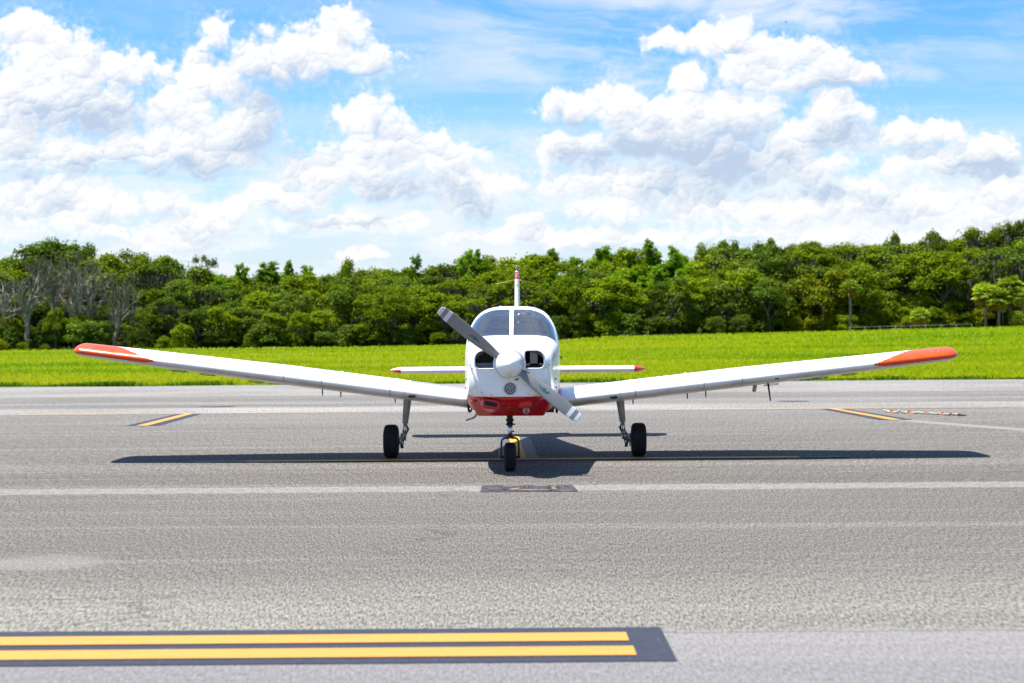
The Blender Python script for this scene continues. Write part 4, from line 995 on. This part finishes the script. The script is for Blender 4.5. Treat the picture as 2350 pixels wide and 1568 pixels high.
def wing_st(side):
    out = []; T = TIPX[side]
    sp_ = np.concatenate([[.50], np.arange(.6, 4.12, .12), np.arange(4.20, T-.17, .022), T-.15+.15*np.sin(np.linspace(0, np.pi/2, 14))*.998])
    for s in sp_:
        k = max(0, (s-2.74)/(T-2.74)); le = -.76+.16*k; c = 1.62-.50*k; tf = 1.0
        if s < 1.3: le -= .0
        if s > T-.15:
            e = math.sqrt(max(1e-4, 1-((s-(T-.15))/.15)**2)); tf = e**.9; cc = c*(.40+.60*e); le += (c-cc)*.55; c = cc
        out.append((side*s, le, c, wing_z(side*s)+.008, 3.6-1.4*k, tf))
    return out
for side in (-1, 1):
    T = TIPX[side]
    def mf(c, ch, up):
        s = abs(c[0])
        if s > T-.10: return 1
        if up or ch < .012: return 1 if s > 4.30+.58*min(1, ch/.32)**.5 else 0
        return 0
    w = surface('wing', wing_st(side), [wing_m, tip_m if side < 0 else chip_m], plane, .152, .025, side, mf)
    tag(w, 'left wing with grey walkway at its root' if side < 0 else 'right wing with chipped red tip')
    def wp(s, y, dz): return (side*s, y, wing_z(side*s)+dz)
    # oval cabin air intake in the leading edge
    g = G(); c0 = Vector(wp(1.205, -.768, -.004)); V = []
    for r_, dy in ((1.0, .0), (.86, -.006), (.8, .015), (.0, .02)):
        V.append([(c0.x+.052*r_*math.cos(a), c0.y+dy, c0.z+.020*r_*math.sin(a)) for a in np.linspace(0, 2*np.pi, 24, endpoint=False)])
    g.add([p for r_ in V for p in r_], [(i*24+j, i*24+(j+1) % 24, (i+1)*24+(j+1) % 24, (i+1)*24+j) for i in range(3) for j in range(24)]); g.make('air_intake', mat('intake_grey', (.06, .065, .07), .5).m, w, True)
    # fillet at the root
    G().tube([(side*.53, y, wing_z(side*.53)+z) for y, z in ((-.755, 0), (-.72, -.07), (-.5, -.115), (0, -.13), (.5, -.10))], .014, 8).make('root_seal', dark_m, w, True)
    # hinges, drains, vents under and over the wing
    for s, y, dz, h, nm in ((2.39, .1, -.105, .075, 'vent_tube'), (2.16, .1, -.105, .065, 'vent_tube'), (1.49, .2, -.10, .06, 'vent_tube')):
        G().tube([wp(s, y, dz+.03), wp(s, y-.01, dz-h)], [.010, .006], 8).make(nm, dark_m, w)
    for s, y in ((2.54, .75), (2.28, .3), (1.16, .6), (3.4, .72), (4.25, .66), (5.05, .5)):
        G().box(wp(s, y, -.055 if s > 3 else -.085), (.03, .10, .055)).make('hinge_bracket', gear_m if s > 3 else dark_m, w, bevel=.012)
    for s in (3.15, 3.75, 4.1):
        g = G(); g.tube([wp(s+.09*math.cos(k/14*2*math.pi), -.28+.15*math.sin(k/14*2*math.pi), -.094+.012*(s > 3.5)) for k in range(15)], .004, 6, cap=False)
        g.make('inspection_cover', mat('cover_rim', (.08, .075, .07), .6).m, w)
    G().tube([wp(2.12, -.1, .118), wp(2.12, -.1, .165)], [.030, .016], 12).make('fuel_cap', white_m, w, True)
    G().box(wp(2.12, -.1, .128), (.15, .09, .010)).make('fuel_cap_plate', white_m, w, bevel=.004)
    g = G(); g.tube([wp(1.43, .1, .115), wp(1.45, .1, .155)], [.012, .008], 8); g.tube([wp(1.47, -.2, .12), wp(1.43, -.3, .135)], .008, 8); g.make('wing_vent', white_m, w)
    G().tube([wp(4.85, .2, .06), wp(4.85, .2, .125)], .003, 5).make('static_wick', dark_m, w)
    if side > 0:
        G().tube([wp(3.13, -.15, -.085), wp(3.155, -.17, -.30)], [.013, .008], 8).make('pitot_mast', dark_m, w)
        G().box(wp(2.97, -.1, -.125), (.035, .12, .09), rot=Matrix.Rotation(R(12), 3, 'Y')).make('pitot_fairing', gear_m, w, bevel=.012)
        G().box(wp(3.15, -.705, .0), (.055, .03, .035)).make('stall_vane', dark_m, w, bevel=.006)
    # main gear
    gr = empty('main_gear', (0, 0, 0), plane); gr['label'] = ('left' if side < 0 else 'right') + ' main landing gear'
    xw = -1.525 if side < 0 else 1.545; xt = 1.315; zt_ = wing_z(side*xt)-.075
    G().tube([(side*xt, .0, zt_+.05), (side*(xt+.006), .0, zt_-.02), (side*(xt+.035), 0, .425)], [.054, .050, .036], 20).make('strut_housing', gear_m, gr, True)
    G().tube([(side*(xt-.0), .0, zt_+.03), (side*(xt+.002), .0, zt_-.005)], [.075, .052], 20).make('strut_collar', gear_m, gr, True)
    G().tube([(side*(xt+.033), 0, .44), (side*(xt+.055), 0, .26)], .0235, 16).make('oleo', steel_m, gr, True)
    g = G(); g.tube([(side*(xt+.052), 0, .285), (side*(xt+.062), 0, .215)], [.032, .036], 14); g.tube([(side*(xt+.06), 0, .225), (side*(abs(xw)-.06), 0, .205)], [.03, .034], 14)
    g.tube([(side*(xt+.05), .0, .30), (side*(xt+.052), .0, .285)], .040, 14); g.make('axle', gear_m if side < 0 else metal_m, gr, True)
    g = G(); g.tube([(side*(xt+.02), .06, .40), (side*(xt+.01), .11, .335), (side*(xt+.055), .06, .25)], .012, 8); g.tube([(side*(xt+.012), -.03, .365), (side*(xt-.018), -.035, .36)], .010, 8); g.make('scissor_link', dark_m, gr, True)
    g = G(); g.box((side*(xt+.085), -.02, .17), (.03, .08, .11), rot=Matrix.Rotation(R(side*20), 3, 'Y')); g.tube([(side*(xt+.04), -.04, .27), (side*(xt+.06), -.06, .16), (side*(xt+.09), -.05, .12)], .007, 6); g.make('brake_caliper', dark_m, gr, bevel=.006)
    g = G(); g.lathe([(.085, 0), (.085, .012*1), (.0, .012)], (xw-side*.115, 0, .205), 'x', 28); g.lathe([(.085, 0), (.0, 0)], (xw-side*.115, 0, .205), 'x', 28); g.make('brake_disc', metal_m, gr, True)
    def wheel(par, xw, y0, r, hw, rimr):
        wh = empty('wheel', (0, 0, 0), par); prof = []
        for k in range(-14, 15):
            f = math.copysign(1, k)*(1-(1-abs(k)/14)**1.35); e = abs(f); rr = r - .062*(1-math.sqrt(max(0, 1-(max(0, e-.38)/.62)**2)))
            if k in (-6, -3, 0, 3, 6): rr -= .0065
            prof.append((rr, f*hw))
        prof = [(rimr+.012, -hw*.97), (rimr+.04, -hw)] + prof + [(rimr+.04, hw), (rimr+.012, hw*.97)]
        g = G(); g.lathe(prof, (xw, y0, r-.004), 'x', 56); g.make('tyre', tyre_m, wh, True)
        for s_ in (-1, 1):
            g = G(); g.lathe([(rimr+.012, s_*hw*.96), (rimr, s_*hw*.80), (rimr*.82, s_*hw*.62), (.04, s_*hw*.60), (.036, s_*hw*.86), (.0005, s_*hw*.88)], (xw, y0, r-.004), 'x', 36); g.make('rim', gear_m, wh, True)
        # contact patch
    wheel(gr, xw, 0, .209, .090, .085)
# nose gear
ng = empty('nose_gear', (0, 0, 0), plane); ng['label'] = 'nose landing gear'
xn, yn = -.012, -2.05
G().tube([(xn, yn+.02, .66), (xn, yn+.015, .505)], .034, 18).make('strut_housing', dark_m, ng, True)
g = G(); g.tube([(xn, yn+.014, .578), (xn, yn+.014, .558)], .046, 18); g.tube([(xn, yn+.014, .528), (xn, yn+.014, .514)], .047, 18); g.tube([(xn+.03, yn, .522), (xn+.062, yn, .52)], .008, 8); g.make('strut_collar', dark_m, ng, True)
G().tube([(xn, yn+.014, .53), (xn, yn+.01, .385)], .0255, 18).make('oleo', steel_m, ng, True)
g = G(); g.tube([(xn+.02, yn+.05, .50), (xn+.01, yn+.12, .44), (xn, yn+.05, .39)], .010, 8); g.tube([(xn+.02, yn-.01, .445), (xn+.048, yn-.01, .442)], .008, 8); g.make('scissor_link', dark_m, ng, True)
g = G(); V = []
arch = [(-.098, .15), (-.097, .25), (-.095, .325), (-.086, .352), (-.062, .368), (0, .372), (.062, .368), (.086, .352), (.095, .325), (.098, .25), (.100, .15)]
for x, z in arch:
    d = (Vector((1, 0))*math.copysign(1, x) if z < .33 else (Vector((0, 1)) if abs(x) < .07 else Vector((math.copysign(.7, x), .7))))*.010
    for dy in (-.028, .028): V += [(xn+x-d.x, yn+dy, z-d.y), (xn+x+d.x, yn+dy, z+d.y)]
F = []
for i in range(len(arch)-1):
    a = i*4; b = a+4; F += [(a, a+1, b+1, b), (a+2, b+2, b+3, a+3), (a+1, a+3, b+3, b+1), (a, b, b+2, a+2)]
F += [(0, 2, 3, 1), (40, 41, 43, 42)]
g.add(V, F); g.box((xn, yn, .383), (.085, .07, .016)); g.make('fork', dark_m, ng)
g = G()
for (x, z) in ((-.09, .30), (.09, .30), (.09, .20), (-.09, .20), (-.03, .36), (.03, .36)): g.lathe([(.006, -.036), (.006, -.028), (0.001, -.036)], (xn+x, yn, z), 'y', 8)
g.tube([(xn-.115, yn, .155), (xn+.115, yn, .155)], .016, 12); g.make('axle', dark_m, ng)
wheel(ng, xn, yn, .163, .066, .07)
# tail
st = []
for s in np.concatenate([np.linspace(-1.72, 1.72, 15)]): st.append((s, 3.74, .76, .992, .5, 1.0))
L_, R_2 = [], []
for k in range(1, 12):
    f = k/11; e = math.sqrt(max(0.003, 1-f*f)); s = 1.72+.193*f; sweep = .30*f**1.4
    R_2.append((s, 3.74+sweep, .76-sweep-.02*f, .992, .5, e*.98)); L_.append((-s, 3.74+sweep, .76-sweep-.02*f, .992, .5, e*.98))
stab = surface('stabilator', L_[::-1]+st+R_2, [white_m, red_m], plane, .135, .0, 1, lambda c, ch, up: 1 if (abs(c[0]) > 1.725 and (c[0] > 0 or not up or ch < .02)) else 0)
def fin():
    x, u, l = foil(30, .10, 0); V = []; n = len(x)*2-1; px = np.concatenate([x[::-1], x[1:]]); F, MI = [], []
    tb = [(1.10, 2.7, 4.62, .090), (1.25, 2.95, 4.64, .092), (1.40, 3.25, 4.66, .094), (1.7, 3.52, 4.68, .088), (2.0, 3.68, 4.70, .080), (2.25, 3.82, 4.72, .072), (2.335, 3.87, 4.72, .070), (2.34, 3.872, 4.72, .070), (2.40, 3.91, 4.72, .066), (2.43, 3.98, 4.70, .050), (2.44, 4.05, 4.65, .02)]
    for (z, a, b, th) in tb:
        hh = np.concatenate([u[::-1], l[1:]])/.10*th
        for p, q in zip(px, hh): V.append((q, a+(b-a)*p, z))
    for i in range(len(tb)-1):
        for j in range(n-1): F.append((i*n+j, i*n+j+1, (i+1)*n+j+1, (i+1)*n+j)); MI.append(1 if tb[i][0] > 2.334 else 0)
    F.append(tuple((len(tb)-1)*n+j for j in range(n))); MI.append(1)
    o = mesh('tail_fin', V, F, [white_m, red_m], plane, True, MI)
    bm = bmesh.new(); bm.from_mesh(o.data); bmesh.ops.recalc_face_normals(bm, faces=bm.faces); bm.to_mesh(o.data); bm.free(); return o
fn = fin()
bc = empty('beacon', (0, 0, 0), fn)
G().tube([(0, 4.02, 2.425), (0, 4.02, 2.458)], [.034, .032], 16).make('beacon_base', metal_m, bc, True)
G().tube([(0, 4.02, 2.458), (0, 4.02, 2.525), (0, 4.02, 2.54)], [.024, .020, .010], 16).make('beacon_lens', mat('smoked_lens', (.14, .15, .18), .15).m, bc, True)
G().tube([(-.03, 3.95, 2.315), (-.05, 3.95, 2.322), (-.16, 4.02, 2.302), (-.325, 4.1, 2.268)], .0045, 6).make('whisker_aerial', brass_m, fn)
G().tube([(.03, 3.95, 2.315), (.05, 3.95, 2.322), (.18, 4.02, 2.298), (.355, 4.1, 2.255)], .0045, 6).make('whisker_aerial', brass_m, fn)
G().box((0, 3.84, 2.19), (.022, .06, .13)).make('air_duct', mat('duct_grey', (.25, .25, .25), .6).m, fn, bevel=.008)

# ------------------------------------------------------------------ loose things on the apron
rp = empty('pennant_rope', (7.45, 29.3, 0)); tag(rp, 'crumpled white and orange pennant rope lying on the asphalt beyond the right wing', 'rope')
rg = np.random.default_rng(3); pts = [Vector((-.50+1.02*k/22, .75-1.4*k/22+rg.normal()*.07, .012+abs(rg.normal())*.012)) for k in range(23)]
G().tube(pts, [.010+.012*abs(math.sin(k*1.3)) for k in range(23)], 7).make('rope', mat('rope_white', (.34, .29, .24), .8).m, rp, True)
org = mat('orange_cloth', (.32, .11, .04), .8).m
for k, s in ((2, .6), (7, .6), (12, .35), (17, .5), (19, .4)):
    p = pts[k]; g = G(); g.add([tuple(p+Vector(v)*s) for v in ((-.11, -.05, -.02), (.10, -.06, -.02), (.13, .10, -.02), (-.09, .12, -.02), (-.03, .0, .07), (.07, .03, .055))], [(0, 1, 5, 4), (1, 2, 5), (2, 3, 4, 5), (3, 0, 4), (0, 3, 2, 1)]); g.make('pennant', org, rp)
G().tube([pts[21], pts[22]+Vector((.08, -.05, -.01))], [.02, .014], 8).make('rope_end', dark_m, rp, True)
